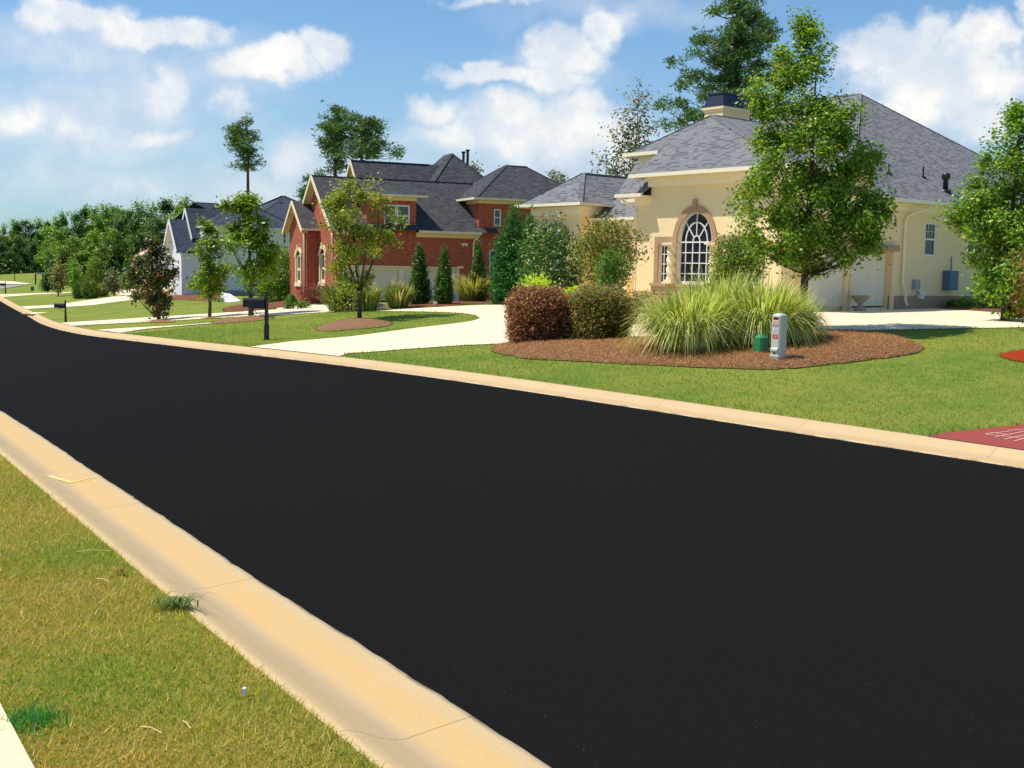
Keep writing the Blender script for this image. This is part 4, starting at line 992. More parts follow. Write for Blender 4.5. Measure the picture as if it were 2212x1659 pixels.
# ------------------------------------------------------------ white house
YW = 100.; Pk = at_y(*[v*.96 for v in (380+2040/7.373, 480+1350/7.373)], YW); K3 = Pk[:2]; Z3 = float(Pk[2]); sc3 = YW/90
H3 = thing('white_house', 'white gabled house with slate blue roofs and a blank shaded side wall', 'house', (K3[0], K3[1], Z3), R(31))
k_ = sc3
wl = MB(); rf = MB(); tr = MB(); fw_ = MB()
eh = 5.18*k_
X0, X1 = -8.6*k_, 6.0*k_
wall(wl, (-7.0*k_, 0), (X1, 0), -1.2, eh, [(.5*k_, 1.22*k_, 3.55*k_, 4.75*k_), (6.25*k_, 6.57*k_, 4.0*k_, 4.85*k_), (3.35*k_, 3.7*k_, 3.1*k_, 4.3*k_)], .1); wall(wl, (-7.0*k_, 0), (-7.0*k_, 12), -1.2, eh, flip=True)
wall(wl, (X0, .5), (-7.0*k_, .5), -1.2, 3.1*k_); 
wl.build('wall', M_WWALL, H3)
Tw = 3.5*k_; tx = X0
wall(fw_, (tx, .5), (tx, .5+Tw), -1.2, gable_top(Tw/2, 1, 5.55*k_, 1.15), [(.7, 1.25, .9*k_, 2.1*k_), (Tw-1.25, Tw-.7, .9*k_, 2.1*k_), (Tw/2-.22, Tw/2+.22, 3.3*k_, 4.4*k_)], .1, flip=True)
wall(fw_, (tx, .5+Tw), (tx+6, .5+Tw), -1.2, 3.1*k_, flip=True)
wall(fw_, (-7.3*k_, 1.2), (-7.3*k_, 1.2+3.4), 2.8*k_, gable_top(1.7, 1, 6.5*k_, 1.25), [(1.2, 2.2, 3.6*k_, 4.6*k_)], .1, flip=True)
wall(fw_, (tx+2, 4.6), (tx+2, 15), -1.2, 3.1*k_, [(1.2, 2.2, .7, 2.4), (4, 5, .7, 2.4)], flip=True)
fw_.build('front_wall', M_WWALL, H3)
PT = basis((tx, .5), (tx, .5+Tw), True)
for u in (.7, Tw-1.25): window(H3, PT, u, u+.55, .9*k_, 2.1*k_, 1, 2, off=-.05, sill=False)
window(H3, PT, Tw/2-.22, Tw/2+.22, 3.3*k_, 4.4*k_, 1, 1, off=-.05, sill=False)
for u in (.7, Tw-1.25):
    s = MB(); ctr = PT(u+.27, 2.42*k_, .02); pts = [PT(u+.27+.16*math.cos(t), 2.42*k_+.16*math.sin(t), .02) for t in np.linspace(0, 2*math.pi, 12, endpoint=False)]; s.face(pts); s.build('round_window', M_GLASS, H3, uv=False)
P3 = basis((-7.0*k_, 0), (X1, 0))
window(H3, P3, .5*k_, 1.22*k_, 3.55*k_, 4.75*k_, 2, 2, off=-.04, sill=True, fw=.1); window(H3, P3, 6.25*k_, 6.57*k_, 4.0*k_, 4.85*k_, 1, 2, off=-.04, sill=False, fw=.09); window(H3, P3, 3.35*k_, 3.7*k_, 3.1*k_, 4.3*k_, 1, 2, off=-.04, sill=False, fw=.09)
window(H3, basis((-7.3*k_, 1.2), (-7.3*k_, 4.6), True), 1.2, 2.2, 3.6*k_, 4.6*k_, 1, 2, off=-.05, sill=False)
# tower gable roof (ridge along x)
gz = lambda y: 5.7*k_-abs(y-.5-Tw/2)*1.15
for ya, yb in ((.1, .5+Tw/2), (.5+Tw/2, .9+Tw)):
    rf.face([(tx-.5, ya, gz(ya)), (tx+7, ya, gz(ya)), (tx+7, yb, gz(yb)), (tx-.5, yb, gz(yb))]); tr.bar((tx-.53, ya, gz(ya)-.12), (tx-.53, yb, gz(yb)-.12), .06, .3); tr.face([(tx-.5, ya, gz(ya)-.22), (tx-.5, yb, gz(yb)-.22), (tx, yb, gz(yb)-.22), (tx, ya, gz(ya)-.22)])
g2 = lambda y: 6.62*k_-abs(y-2.9)*1.25
for ya, yb in ((.8, 2.9), (2.9, 5.0)):
    rf.face([(-7.7*k_, ya, g2(ya)), (-2, ya, g2(ya)), (-2, yb, g2(yb)), (-7.7*k_, yb, g2(yb))]); tr.bar((-7.73*k_, ya, g2(ya)-.12), (-7.73*k_, yb, g2(yb)-.12), .06, .28); tr.face([(-7.7*k_, ya, g2(ya)-.2), (-7.7*k_, yb, g2(yb)-.2), (-7.7*k_, yb, g2(yb)-.2), (-7.7*k_, ya, g2(ya)-.2)])
hip(rf, tr, -6.7*k_-.4, .9*k_, -.45, 9, eh, .55, 'x', sides=(1, 1, 1, 0)); hip(rf, tr, -4.3*k_, 6.6*k_, -.46, 12, eh+.002, .52, 'x', sides=(0, 1, 1, 0)); hip(rf, tr, -8.0*k_, -2.2*k_, 2.5, 11, 4.9*k_, .62, 'x', sides=(0, 0, 0, 0))
hip(rf, tr, tx+1.4, 0, 5.0, 16, 3.1*k_, .62, 'x', sides=(1, 0, 0, 1))
r3 = rf.build('roof', M_ROOF3, H3); tr.build('eaves', M_WHITE, H3)
mb = MB(); mb.lathe([(.07, -.4), (.07, .5), (.13, .52), (.13, .6), (0, .62)], (.3*k_, 4.4, 7.2*k_), 8); mb.build('roof_vent', M_GREYM, r3, uv=False)
s = MB(); s.box((-7.0*k_, -.05, -.4), (X1, -.002, .32*k_)); s.build('foundation', M_GREYW, H3)

# far houses seen between the trees
def small_house(name, label, px, py, Y, wd, dp, h, rise, ang, wm, rm):
    P0 = at_y(px, py, Y); z = float(terr(P0[0], P0[1])); o = thing(name, label, 'house', (P0[0], P0[1], z-.3), R(ang)); a = MB(); r = MB(); t = MB()
    wall(a, (0, 0), (wd, 0), 0, h, [(wd*.2, wd*.2+1, 1, 2.2), (wd*.6, wd*.6+1, 1, 2.2)]); wall(a, (0, 0), (0, dp), 0, h, [(dp*.4, dp*.4+1, 1, 2.2)], flip=True); wall(a, (wd, 0), (wd, dp), 0, h); wall(a, (0, dp), (wd, dp), 0, h, flip=True)
    a.build('wall', wm, o); hip(r, t, -.5, wd+.5, -.5, dp+.5, h, rise, 'x'); r.build('roof', rm, o); t.build('eaves', M_WHITE, o)
    b = basis((0, 0), (wd, 0)); window(o, b, wd*.2, wd*.2+1, 1, 2.2, sill=False); window(o, b, wd*.6, wd*.6+1, 1, 2.2, sill=False); window(o, basis((0, 0), (0, dp), True), dp*.4, dp*.4+1, 1, 2.2, sill=False)
    return o
small_house('peach_house', 'small peach coloured house half hidden behind the dark leaved tree', 318, 600, 135, 8, 7, 4.0, .55, 24, M_PEACH, M_PEACH)
small_house('grey_house', 'low grey roofed house left of the white gables', 352, 600, 122, 9, 9, 4.6, .6, 22, M_WWALL, M_ROOF3)

# ------------------------------------------------------------ foliage tools
def unit(n): 
    v = rng.normal(size=(n, 3)); return v/np.linalg.norm(v, axis=1, keepdims=True)
def leaf_quads(P, size, up=.35, aspect=.55, out=None, outw=0., droop=0.):
    """one folded diamond-shaped leaf at every point"""
    n = len(P); nrm = unit(n); nrm[:, 2] = np.abs(nrm[:, 2])+up
    if out is not None: nrm = nrm+out*outw
    nrm /= np.linalg.norm(nrm, axis=1, keepdims=True)
    t = np.cross(nrm, unit(n)); t /= np.linalg.norm(t, axis=1, keepdims=True)+1e-9; t[:, 2] -= droop; t /= np.linalg.norm(t, axis=1, keepdims=True)
    b = np.cross(nrm, t); sz = (size*rng.uniform(.65, 1.35, n))[:, None]
    V = np.stack([P-t*sz*.5, P+b*sz*aspect*.5-nrm*sz*.08, P+t*sz*.5-nrm*sz*.12, P-b*sz*aspect*.5-nrm*sz*.08], 1).reshape(-1, 3)
    F = np.arange(n*4).reshape(n, 4); return V, F
def mixc(c1, c2, t): return np.array(c1)[None]*(1-t[:, None])+np.array(c2)[None]*t[:, None]
def leaf_colors(n, pal, clump=None):
    """pal: list of (colour, weight)"""
    w_ = np.array([p[1] for p in pal], float); w_ /= w_.sum(); k = rng.choice(len(pal), n, p=w_); C = np.array([p[0] for p in pal])[k]
    C = C*rng.uniform(.75, 1.25, (n, 1))
    C = C*LB
    if clump is not None: C = C*clump[:, None]
    return np.clip(C, 0, 1)
LB = 1.35
G_MID = [(srgb(104, 134, 34), 4), (srgb(132, 156, 44), 3), (srgb(78, 112, 30), 4), (srgb(160, 164, 58), 1.2), (srgb(150, 120, 50), .35)]
G_MAIN = [(srgb(100, 134, 38), 4), (srgb(128, 158, 50), 3), (srgb(72, 106, 32), 3.5), (srgb(166, 176, 66), 1.2), (srgb(158, 120, 54), .4)]
G_RIGHT = [(srgb(96, 136, 40), 4), (srgb(132, 162, 54), 2.5), (srgb(66, 104, 32), 3.5), (srgb(180, 184, 84), .6)]
G_YEL = [(srgb(118, 138, 44), 4), (srgb(152, 158, 60), 3), (srgb(90, 116, 38), 3), (srgb(176, 144, 62), .9)]
G_BRI = [(srgb(104, 148, 40), 4), (srgb(142, 176, 54), 3), (srgb(76, 122, 32), 3), (srgb(196, 190, 90), .5)]
G_DRK = [(srgb(52, 84, 38), 4), (srgb(72, 104, 46), 3), (srgb(38, 66, 32), 3)]
G_PIN = [(srgb(76, 110, 56), 4), (srgb(104, 138, 64), 3), (srgb(54, 84, 50), 3), (srgb(134, 144, 66), 1)]
G_ARB = [(srgb(58, 98, 36), 4), (srgb(80, 122, 44), 3), (srgb(44, 76, 30), 3), (srgb(150, 112, 60), .4)]
G_MAG = [(srgb(50, 76, 36), 4), (srgb(70, 96, 44), 3), (srgb(120, 82, 48), 2.2), (srgb(150, 110, 66), 1.1), (srgb(200, 200, 180), .25)]
G_RED = [(srgb(146, 92, 76), 4), (srgb(184, 124, 102), 2.6), (srgb(104, 62, 56), 3), (srgb(84, 92, 50), 2.5), (srgb(110, 110, 56), 2.), (srgb(206, 156, 132), .8)]
G_RGR = [(srgb(98, 116, 50), 4), (srgb(130, 144, 72), 3), (srgb(70, 90, 40), 2.5), (srgb(172, 116, 86), 3), (srgb(190, 190, 150), .5)]
G_LIM = [(srgb(176, 200, 40), 4), (srgb(140, 176, 40), 3), (srgb(214, 216, 80), 1.5)]
G_GRY = [(srgb(92, 106, 70), 4), (srgb(120, 124, 84), 3), (srgb(66, 78, 52), 3), (srgb(176, 150, 120), 1.4)]
G_BOX = [(srgb(84, 120, 48), 4), (srgb(112, 142, 64), 3), (srgb(60, 92, 38), 3)]
G_REDB = [(srgb(120, 66, 56), 4), (srgb(150, 88, 74), 3), (srgb(90, 50, 44), 3)]

def branch_tube(mb, a, b, r0, r1, k=5, wob=.06, n=4):
    a = np.array(a, float); b = np.array(b, float); L = np.linalg.norm(b-a); pts = []
    for i in range(n+1):
        t = i/n; p = a*(1-t)+b*t; p = p+np.array([0, 0, -L*.10*math.sin(math.pi*t)])
        if 0 < i < n: p = p+rng.normal(0, wob*L/n, 3)
        pts.append(p)
    mb.tube(pts, [r0*(1-i/n)+r1*i/n for i in range(n+1)], k)
def crown_clumps(prof, n, lob=.22, shell=.55, zj=0.):
    """prof: [(z, radius, dx, dy)] ; returns clump centres spread through the crown"""
    prof = np.array([(p+(0, 0))[:4] for p in prof]); z = prof[:, 0]
    area = np.interp(np.linspace(z[0], z[-1], 200), z, prof[:, 1])**1.6+1e-4; cdf = np.cumsum(area)/area.sum()
    zz = np.interp(rng.uniform(0, 1, n), cdf, np.linspace(z[0], z[-1], 200)); th = rng.uniform(0, 2*np.pi, n)
    ph = rng.uniform(0, 6, 3)
    rr = np.interp(zz, z, prof[:, 1])*(1+lob*np.sin(3*th+zz*1.7+ph[0])*.6+lob*np.sin(2*th-zz*2.3+ph[1])*.6+lob*np.sin(5*th+zz*3.1+ph[2])*.5)
    q = rng.uniform(0, 1, n)**shell
    return np.column_stack([np.interp(zz, z, prof[:, 2])+rr*q*np.cos(th), np.interp(zz, z, prof[:, 3])+rr*q*np.sin(th), zz+rng.normal(0, zj+1e-6, n)]), q
def make_tree(name, label, cat, base, prof, nclump, per, leaf, pal, rc=.28, trunk=(.1, .03), split=None, bark=None, group=None, shell=.5, lob=.22, limbs=26,
              up=.35, aspect=.55, mat=None, droop=0., major=None, mr=.2, lean=(0, 0), twig=.28, fork=None, stretch=(1, 1, .8)):
    root = thing(name, label, cat, base, rng.uniform(0, .1), group)
    if major:       # leaf clumps gather on the main boughs, with gaps between them
        Cm, qm = crown_clumps(prof, major, lob, shell); ntop = max(2, major//22); Cm[:ntop] = np.column_stack([np.interp(np.linspace(.9, .98, ntop)*prof[-1][0], [p[0] for p in prof], [p[2] for p in prof])+rng.normal(0, .08, ntop), rng.normal(0, .1, ntop), np.linspace(.9, .98, ntop)*prof[-1][0]]); R_ = max(p[1] for p in prof)
        k_ = rng.integers(0, major, nclump); lr = R_*mr*rng.uniform(.6, 1.3, major)[k_]
        C = Cm[k_]+unit(nclump)*(lr*rng.uniform(.2, 1, nclump)**.4)[:, None]*np.array([1, 1, .75]); q = qm[k_]*rng.uniform(.6, 1, nclump)
        C[:, 2] = np.clip(C[:, 2], prof[0][0]-.05, prof[-1][0]+.1)
    else: C, q = crown_clumps(prof, nclump, lob, shell)
    N = nclump*per; idx = np.repeat(np.arange(nclump), per)
    P = C[idx]+rng.normal(0, rc, (N, 3))*np.array(stretch)*rng.uniform(.6, 1.3, nclump)[idx][:, None]
    P[:, 2] = np.maximum(P[:, 2], (prof[0][0]-.12)+rng.normal(0, .05, N))
    cen = np.array([0, 0, (prof[0][0]+prof[-1][0])/2]); out = P-cen; out /= np.linalg.norm(out, axis=1, keepdims=True)+1e-6
    V, F = leaf_quads(P, np.full(N, leaf), up, aspect, out, .5, droop)
    cl = rng.uniform(.8, 1.2, nclump)[idx]; col_ = np.repeat(leaf_colors(N, pal, cl), 4, 0)
    mb = MB(); top = prof[-1][0]; r0, r1 = trunk
    zt = top*.86; zs = [0, .12, .35, .6, .8, 1.]
    tp = [(lean[0]*t*zt+rng.normal(0, .012)*zt*(t > 0)*(t < .9)*.5, lean[1]*t*zt, zt*t-(.25 if t == 0 else 0)) for t in zs]
    tr_ = [r0*1.35, r0, r0*.86, r0*.55, r0*.32, r1*.5]
    if fork: zt = fork[0]; tp = [(0, 0, -.25), (.01, 0, zt*.5), (0, 0, zt)]; tr_ = [r0*1.3, r0, r0*.9]
    mb.tube(tp, tr_, 9)
    def trunk_at(z):
        z = min(max(z, 0), tp[-1][2]); return np.array([np.interp(z, [p[2] for p in tp], [p[0] for p in tp]), np.interp(z, [p[2] for p in tp], [p[1] for p in tp]), z])
    heads = []
    if fork:
        for k in range(fork[1]):
            th = 2*math.pi*k/fork[1]+.4; e = np.array([math.cos(th)*fork[2], math.sin(th)*fork[2]*.8, zt+(top-zt)*rng.uniform(.55, .8)])
            mid = np.array([0, 0, zt])*.5+e*.5; mid[:2] *= 1.15; mid[2] -= .1
            mb.tube([(0, 0, zt-.05), tuple(mid), tuple(e)], [r0*.7, r0*.45, r0*.12], 6); heads.append((mid, e))
    order = np.argsort(-q)[:limbs]
    for i in order:
        c = C[i]
        if fork:
            m_, e_ = min(heads, key=lambda h: np.linalg.norm(h[0]-c)); t = rng.uniform(0, .8); a = m_*(1-t)+e_*t
        else:
            hz_ = np.linalg.norm(c[:2]); a = trunk_at(max(prof[0][0]*.98, c[2]-hz_*rng.uniform(.5, .95)))
        branch_tube(mb, a, c, max(r0*twig, .010), .005)
    mb.build('trunk', bark or M_BARK, root, smooth=True, uv=False)
    np_mesh('crown', V, F, mat or M_LEAF, root, col_)
    return root
def prof_px(pts, base_px, Y, top=None):
    """silhouette in photo pixels [(y, xl, xr)] bottom to top -> profile in metres around the trunk at depth Y"""
    out = []; k = Y/FPX
    for y, xl, xr in sorted(pts, key=lambda t: -t[0]):
        out.append(((base_px[1]-y)*k, (xr-xl)/2*k, ((xl+xr)/2-base_px[0])*k, 0))
    return out
def shrub(name, label, base, prof, n, leaf, pal, cat='shrub', group=None, lob=.12, shell=.33, rc=.08, mat=None, up=.3, aspect=.6, stems=6, per=14, droop=0, part='foliage'):
    root = thing(name, label, cat, base, 0, group); nc = max(4, n//per)
    C, q = crown_clumps(prof, nc, lob, shell); idx = np.repeat(np.arange(nc), per); N = nc*per
    sp_ = np.where(rng.uniform(0, 1, nc) < .07, rng.uniform(1.04, 1.14, nc), 1.)[:, None]; C = np.concatenate([C[:, :2]*sp_, C[:, 2:]*(1+(sp_-1)*.8)], 1)
    P = C[idx]+rng.normal(0, rc, (N, 3)); P[:, 2] = np.maximum(P[:, 2], .02); V, F = leaf_quads(P, np.full(N, leaf), up, aspect, None, 0, droop)
    col_ = np.repeat(leaf_colors(N, pal, rng.uniform(.8, 1.2, nc)[idx]), 4, 0)
    np_mesh(part, V, F, mat or M_LEAF, root, col_)
    mb = MB(); h = prof[-1][0]; r = max(p[1] for p in prof)
    for k in range(stems):
        th = rng.uniform(0, 6.28); mb.tube([(rng.normal(0, .03), rng.normal(0, .03), -.1), (math.cos(th)*r*.25, math.sin(th)*r*.25, h*.4), (math.cos(th)*r*.5, math.sin(th)*r*.5, h*.75)], [.02, .014, .006], 5)
    mb.build('stems', M_BARK, root, uv=False)
    return root

# ------------------------------------------------------------ trees
def base_at(x, y): p = at(x, y); return p
# main foreground tree (in the lawn bed, before the garage)
b = base_at(1737, 722); Y = b[1]; print('main tree', b)
PR = prof_px([(590, 1705, 1780), (566, 1650, 1850), (530, 1612, 1880), (480, 1592, 1898), (430, 1594, 1892), (370, 1600, 1885), (310, 1604, 1868), (250, 1606, 1842), (200, 1618, 1825), (150, 1638, 1800), (110, 1655, 1775), (75, 1675, 1750), (52, 1695, 1725)], (1737, 722), Y)
make_tree('maple_tree', 'tall leafy young tree with upright oval crown before the cream house garage', 'tree', b, PR, 1000, 46, .105, G_MAIN, rc=.13, trunk=(.10, .02), shell=.55, lob=.10, limbs=110, stretch=(1, 1, 1.1), twig=.13, major=200, mr=.13, )
# right tree
b = base_at(2172, 694); Y = b[1]
PR = prof_px([(672, 2150, 2240), (640, 2110, 2260), (600, 2092, 2300), (540, 2072, 2330), (470, 2078, 2335), (400, 2086, 2325), (350, 2098, 2310), (310, 2115, 2300), (275, 2135, 2280), (250, 2155, 2240)], (2172, 694), Y)
make_tree('leafy_tree', 'bright green dense tree at the right edge in front of the cream wall', 'tree', b, PR, 620, 60, .125, G_RIGHT, major=120, mr=.19, rc=.17, trunk=(.11, .02), shell=.42, lob=.10, limbs=40)
# reddish shrub tree at the right border
b = base_at(2230, 712)
shrub('crape_myrtle', 'russet leaved shrub cut by the right edge of the picture', b, [(.3, .35), (.9, .55), (1.6, .6), (2.1, .35), (2.5, .1)], 2600, .07, [(srgb(120, 84, 44), 4), (srgb(150, 70, 44), 2.5), (srgb(80, 96, 40), 4), (srgb(190, 110, 60), 1)], rc=.1, lob=.3, shell=.6)
# young tree on the island lawn
b = base_at(776, 692); Y = b[1]
PR = prof_px([(622, 735, 800), (590, 715, 815), (550, 705, 830), (510, 695, 850), (470, 690, 862), (440, 705, 850), (415, 730, 840), (390, 800, 822)], (776, 692), Y)
make_tree('young_tree', 'open crowned young tree in a mulch ring before the brick garage', 'tree', b, PR, 190, 40, .125, G_YEL, major=44, mr=.2, rc=.16, trunk=(.075, .012), shell=.5, lob=.25, limbs=30, fork=(1.0, 4, .9))
# magnolia, and two beside it
b = base_at(343, 692); Y = b[1]
PR = prof_px([(682, 325, 360), (660, 300, 375), (630, 290, 388), (600, 290, 378), (570, 296, 368), (545, 312, 362), (525, 325, 355), (512, 335, 348)], (343, 692), Y)
make_tree('magnolia_tree', 'dark bronze and green leaved magnolia nearest the left curb', 'tree', b, PR, 170, 30, .19, G_MAG, major=36, mr=.22, rc=.15, trunk=(.08, .02), shell=.5, lob=.3, limbs=18, aspect=.5)
b = base_at(452, 686); Y = b[1]
PR = prof_px([(640, 430, 475), (618, 418, 492), (590, 415, 496), (560, 418, 488), (530, 425, 480), (500, 434, 468), (478, 442, 458)], (452, 686), Y)
make_tree('young_tree', 'slim young tree with narrow upright crown before the white gables', 'tree', b, PR, 150, 36, .15, G_MID, major=34, mr=.24, rc=.16, trunk=(.07, .015), shell=.5, lob=.2, limbs=16)
b = base_at(542, 683); Y = b[1]
PR = prof_px([(620, 515, 570), (595, 498, 585), (560, 490, 600), (525, 488, 600), (490, 490, 592), (460, 492, 580), (440, 498, 565), (428, 520, 545)], (542, 683), Y)
make_tree('young_tree', 'spreading young tree directly behind the near black mailbox', 'tree', b, PR, 210, 38, .155, G_MID, major=42, mr=.22, rc=.17, trunk=(.10, .02), shell=.5, lob=.35, limbs=30)
b = base_at(603, 652)
shrub('holly_shrub', 'large rounded green shrub against the shaded white wall', b, [(0, 1.0), (.8, 1.5), (1.8, 1.55), (2.8, 1.0), (3.4, .3)], 9000, .15, G_MID, rc=.2, lob=.15)
# pines
def pine(name, label, base, prof, nc, per, sil=None, r0=.16, group=None, scale=1., needle=.28):
    root = thing(name, label, 'tree', base, 0, group); C, q = crown_clumps(prof, nc, .35, .65)
    idx = np.repeat(np.arange(nc), per); N = nc*per; dirs = unit(N); dirs[:, 2] = dirs[:, 2]*.7+.35
    dirs /= np.linalg.norm(dirs, axis=1, keepdims=True); L = needle*rng.uniform(.6, 1.2, N)*scale
    sub = rng.normal(0, .26*scale, (N//6+1, 3))*np.array([1, 1, .5]); P = C[idx]+np.repeat(sub, 6, 0)[:N]
    wv = np.cross(dirs, unit(N)); wv /= np.linalg.norm(wv, axis=1, keepdims=True)+1e-9; wd = .028*scale
    V = np.stack([P, P+dirs*L[:, None]*.6+wv*wd, P+dirs*L[:, None], P+dirs*L[:, None]*.6-wv*wd], 1).reshape(-1, 3)
    col_ = np.repeat(leaf_colors(N, G_PIN, rng.uniform(.75, 1.2, nc)[idx]), 4, 0)
    top = prof[-1][0]; mb = MB()
    mb.tube([(0, 0, -.3), (.05, 0, top*.3), (-.03, .02, top*.6), (0, 0, top*.85), (prof[-1][2] if len(prof[-1]) > 2 else 0, 0, top*.98)], [r0*1.2, r0, r0*.8, r0*.45, .03], 8)
    for c in C: branch_tube(mb, (0, 0, max(c[2]-np.linalg.norm(c[:2])*rng.uniform(-.1, .35), .5)), c, r0*.22, .015, 5, .12)
    mb.build('trunk', M_PINEB, root, smooth=True, uv=False); np_mesh('crown', V, np.arange(N*4).reshape(N, 4), M_NEEDLE, root, col_)
    return root
def pine_px(name, label, x, Y, pts, nc, per, **k):
    b = at_y(x, 600, Y); z = float(terr(b[0], b[1])); k_ = Y/FPX; yb = None
    # pixel row of the base at this depth
    hor = CY-(cyoff(x)); 
    base = (b[0], Y, z)
    def zof(y): return at_y(x, y, Y)[2]-z
    pr = [(zof(y), (xr-xl)/2*k_, ((xl+xr)/2-x)*k_, 0) for y, xl, xr in sorted(pts, key=lambda t: -t[0])]
    return pine(name, label, base, pr, nc, per, **k)
def cyoff(x): return 0
pine_px('pine_tree', 'lone tall pine with bare lower trunk rising behind the white house', 537, 120, [(376, 508, 565), (355, 500, 556), (335, 518, 548), (318, 492, 556), (300, 488, 556), (280, 498, 550), (262, 512, 546), (254, 522, 540)], 42, 120, scale=1.6, r0=.2)
pine_px('pine_tree', 'left pine of the pair behind the brick house gable', 724, 95, [(372, 692, 752), (345, 705, 750), (320, 692, 756), (300, 684, 762), (275, 684, 762), (252, 695, 758), (237, 710, 745)], 62, 110, scale=1.35, r0=.2)
pine_px('pine_tree', 'right pine of the pair with a long branch to the right', 780, 92, [(338, 745, 850), (318, 750, 868), (305, 752, 830), (285, 745, 838), (268, 750, 832), (255, 762, 815)], 62, 110, scale=1.35, r0=.2)
pine_px('pine_tree', 'small dark pine peeping out left of the big brick gable', 668, 84, [(430, 640, 700), (405, 655, 700), (385, 668, 695), (372, 676, 690)], 30, 90, scale=1.2, r0=.12)
pine_px('pine_tree', 'very tall pine behind the chimney of the cream house', 1572, 72, [(300, 1425, 1660), (270, 1432, 1660), (230, 1440, 1660), (190, 1470, 1665), (160, 1450, 1668), (120, 1468, 1665), (80, 1490, 1650), (40, 1510, 1640), (0, 1530, 1625), (-40, 1550, 1600)], 190, 170, scale=1.25, r0=.26)
# slender sparse tree between the houses
def bg_tree(label, x, Y, pts, nc, per, leaf, pal, rc, name='broadleaf_tree', **k):
    b = at_y(x, 600, Y); z = float(terr(b[0], b[1])); k_ = Y/FPX
    pr = [(at_y(x, y, Y)[2]-z, (xr-xl)/2*k_, ((xl+xr)/2-x)*k_, 0) for y, xl, xr in sorted(pts, key=lambda t: -t[0])]
    return make_tree(name, label, 'tree', (b[0], Y, z), pr, nc, per, leaf, pal, rc=rc, **k)
bg_tree('sparse grey green tree standing between the brick and cream houses', 1368, 70, [(400, 1275, 1415), (380, 1270, 1420), (350, 1275, 1415), (320, 1285, 1418), (290, 1310, 1415), (260, 1325, 1412), (230, 1320, 1410), (200, 1322, 1404), (175, 1360, 1392), (160, 1370, 1382)], 95, 26, .21, G_GRY, .36, lob=.4, shell=.7, limbs=80, trunk=(.12, .03))
bg_tree('small round tree top rising over the right end of the brick roof', 1195, 100, [(415, 1170, 1218), (395, 1168, 1220), (378, 1178, 1212), (364, 1190, 1202)], 26, 26, .25, G_GRY, .3, lob=.2)
bg_tree('tip of a distant tree behind the brick roof ridge near the flue pipes', 1020, 105, [(370, 1010, 1032), (358, 1013, 1028), (350, 1017, 1023)], 10, 20, .22, G_GRY, .25)
bg_tree('tip of a distant tree above the right brick roof ridge', 1095, 105, [(378, 1068, 1122), (368, 1075, 1112), (361, 1085, 1102)], 14, 20, .22, G_GRY, .25)
# shrubs around the cream house -------------------------------------------------
def at_depth(x, Y):
    b = at_y(x, 640, Y); b = at_y(x, 640, Y); return np.array([b[0], Y, float(terr(b[0], Y))])
def cone_px(label, x, yb, yt, w_, n, leaf, pal, name='arborvitae', group=None, lob=.1, shape=None, rc=None, depth=None):
    b = at_depth(x, depth) if depth else base_at(x, yb); k_ = b[1]/FPX; h = at_y(x, yt, b[1])[2]-b[2]; r = w_/2*k_
    shp = shape or [(0, .75), (.10, .95), (.28, 1.), (.5, .78), (.7, .5), (.88, .22), (1, .04)]
    return shrub(name, label, b, [(h*a, r*c) for a, c in shp], n, leaf, pal, cat='shrub', group=group, lob=lob, rc=rc or r*.16, aspect=.4, up=.1)
GA = 'conical arborvitae in front of the brick garage'
cone_px('conical arborvitae left of the pair before the brick garage door', 905, 660, 522, 42, 7000, .12, G_ARB, group=GA, lob=.2)
cone_px('conical arborvitae before the right jamb of the brick garage door', 959, 660, 527, 36, 6000, .12, G_ARB, group=GA, lob=.2)
cone_px('conical arborvitae behind the plumed grass by the brick corner', 1032, 655, 516, 36, 6000, .12, G_ARB, group=GA, lob=.15)
cone_px('small dark conical evergreen beside the left brick gable window', 652, 652, 581, 22, 1500, .11, [(srgb(56, 78, 34), 4), (srgb(70, 92, 40), 3), (srgb(110, 100, 40), 1)], name='conical_evergreen')
cone_px('dark conical evergreen in front of the white tower', 391, 630, 585, 20, 900, .16, G_ARB, name='conical_evergreen')
cone_px('big dense green conifer, taller stem of the pair right of the brick wall', 1107, 640, 440, 92, 15000, .14, [(srgb(50, 102, 44), 4), (srgb(66, 124, 52), 3), (srgb(36, 78, 36), 3)], name='tall_conifer', lob=.12, depth=47)
cone_px('narrow conifer top just left of the cream wing', 1140, 640, 446, 50, 8000, .14, [(srgb(54, 104, 44), 4), (srgb(72, 126, 56), 3), (srgb(40, 80, 36), 3)], name='tall_conifer', lob=.12, depth=46)
def shr_px(label, x, yb, yt, w_, n, leaf, pal, name='shrub', group=None, shape=None, lob=.15, rcf=.14, depth=None, stems=6, **k):
    b = at_depth(x, depth) if depth else base_at(x, yb); k_ = b[1]/FPX; h = at_y(x, yt, b[1])[2]-b[2]; r = w_/2*k_
    shp = shape or [(0, .6), (.15, .9), (.45, 1.), (.75, .82), (.93, .45), (1, .2)]
    return shrub(name, label, b, [(h*a, r*c) for a, c in shp], n, leaf, pal, group=group, lob=lob, rc=r*rcf, stems=stems, **k)
VASE = [(.12, .25), (.3, .6), (.55, .95), (.75, 1.), (.9, .7), (1, .3)]
G_CRA = [(srgb(66, 100, 42), 4), (srgb(90, 124, 50), 3), (srgb(46, 74, 34), 3), (srgb(232, 228, 208), .55)]
shr_px('crape myrtle speckled with cream blossom beside the conifers', 1190, 655, 476, 140, 9500, .11, G_CRA, name='crape_myrtle', lob=.2, rcf=.13, stems=9, depth=40.5, shape=[(.0, .5), (.15, .8), (.4, 1.), (.7, .85), (.9, .5), (1, .2)])
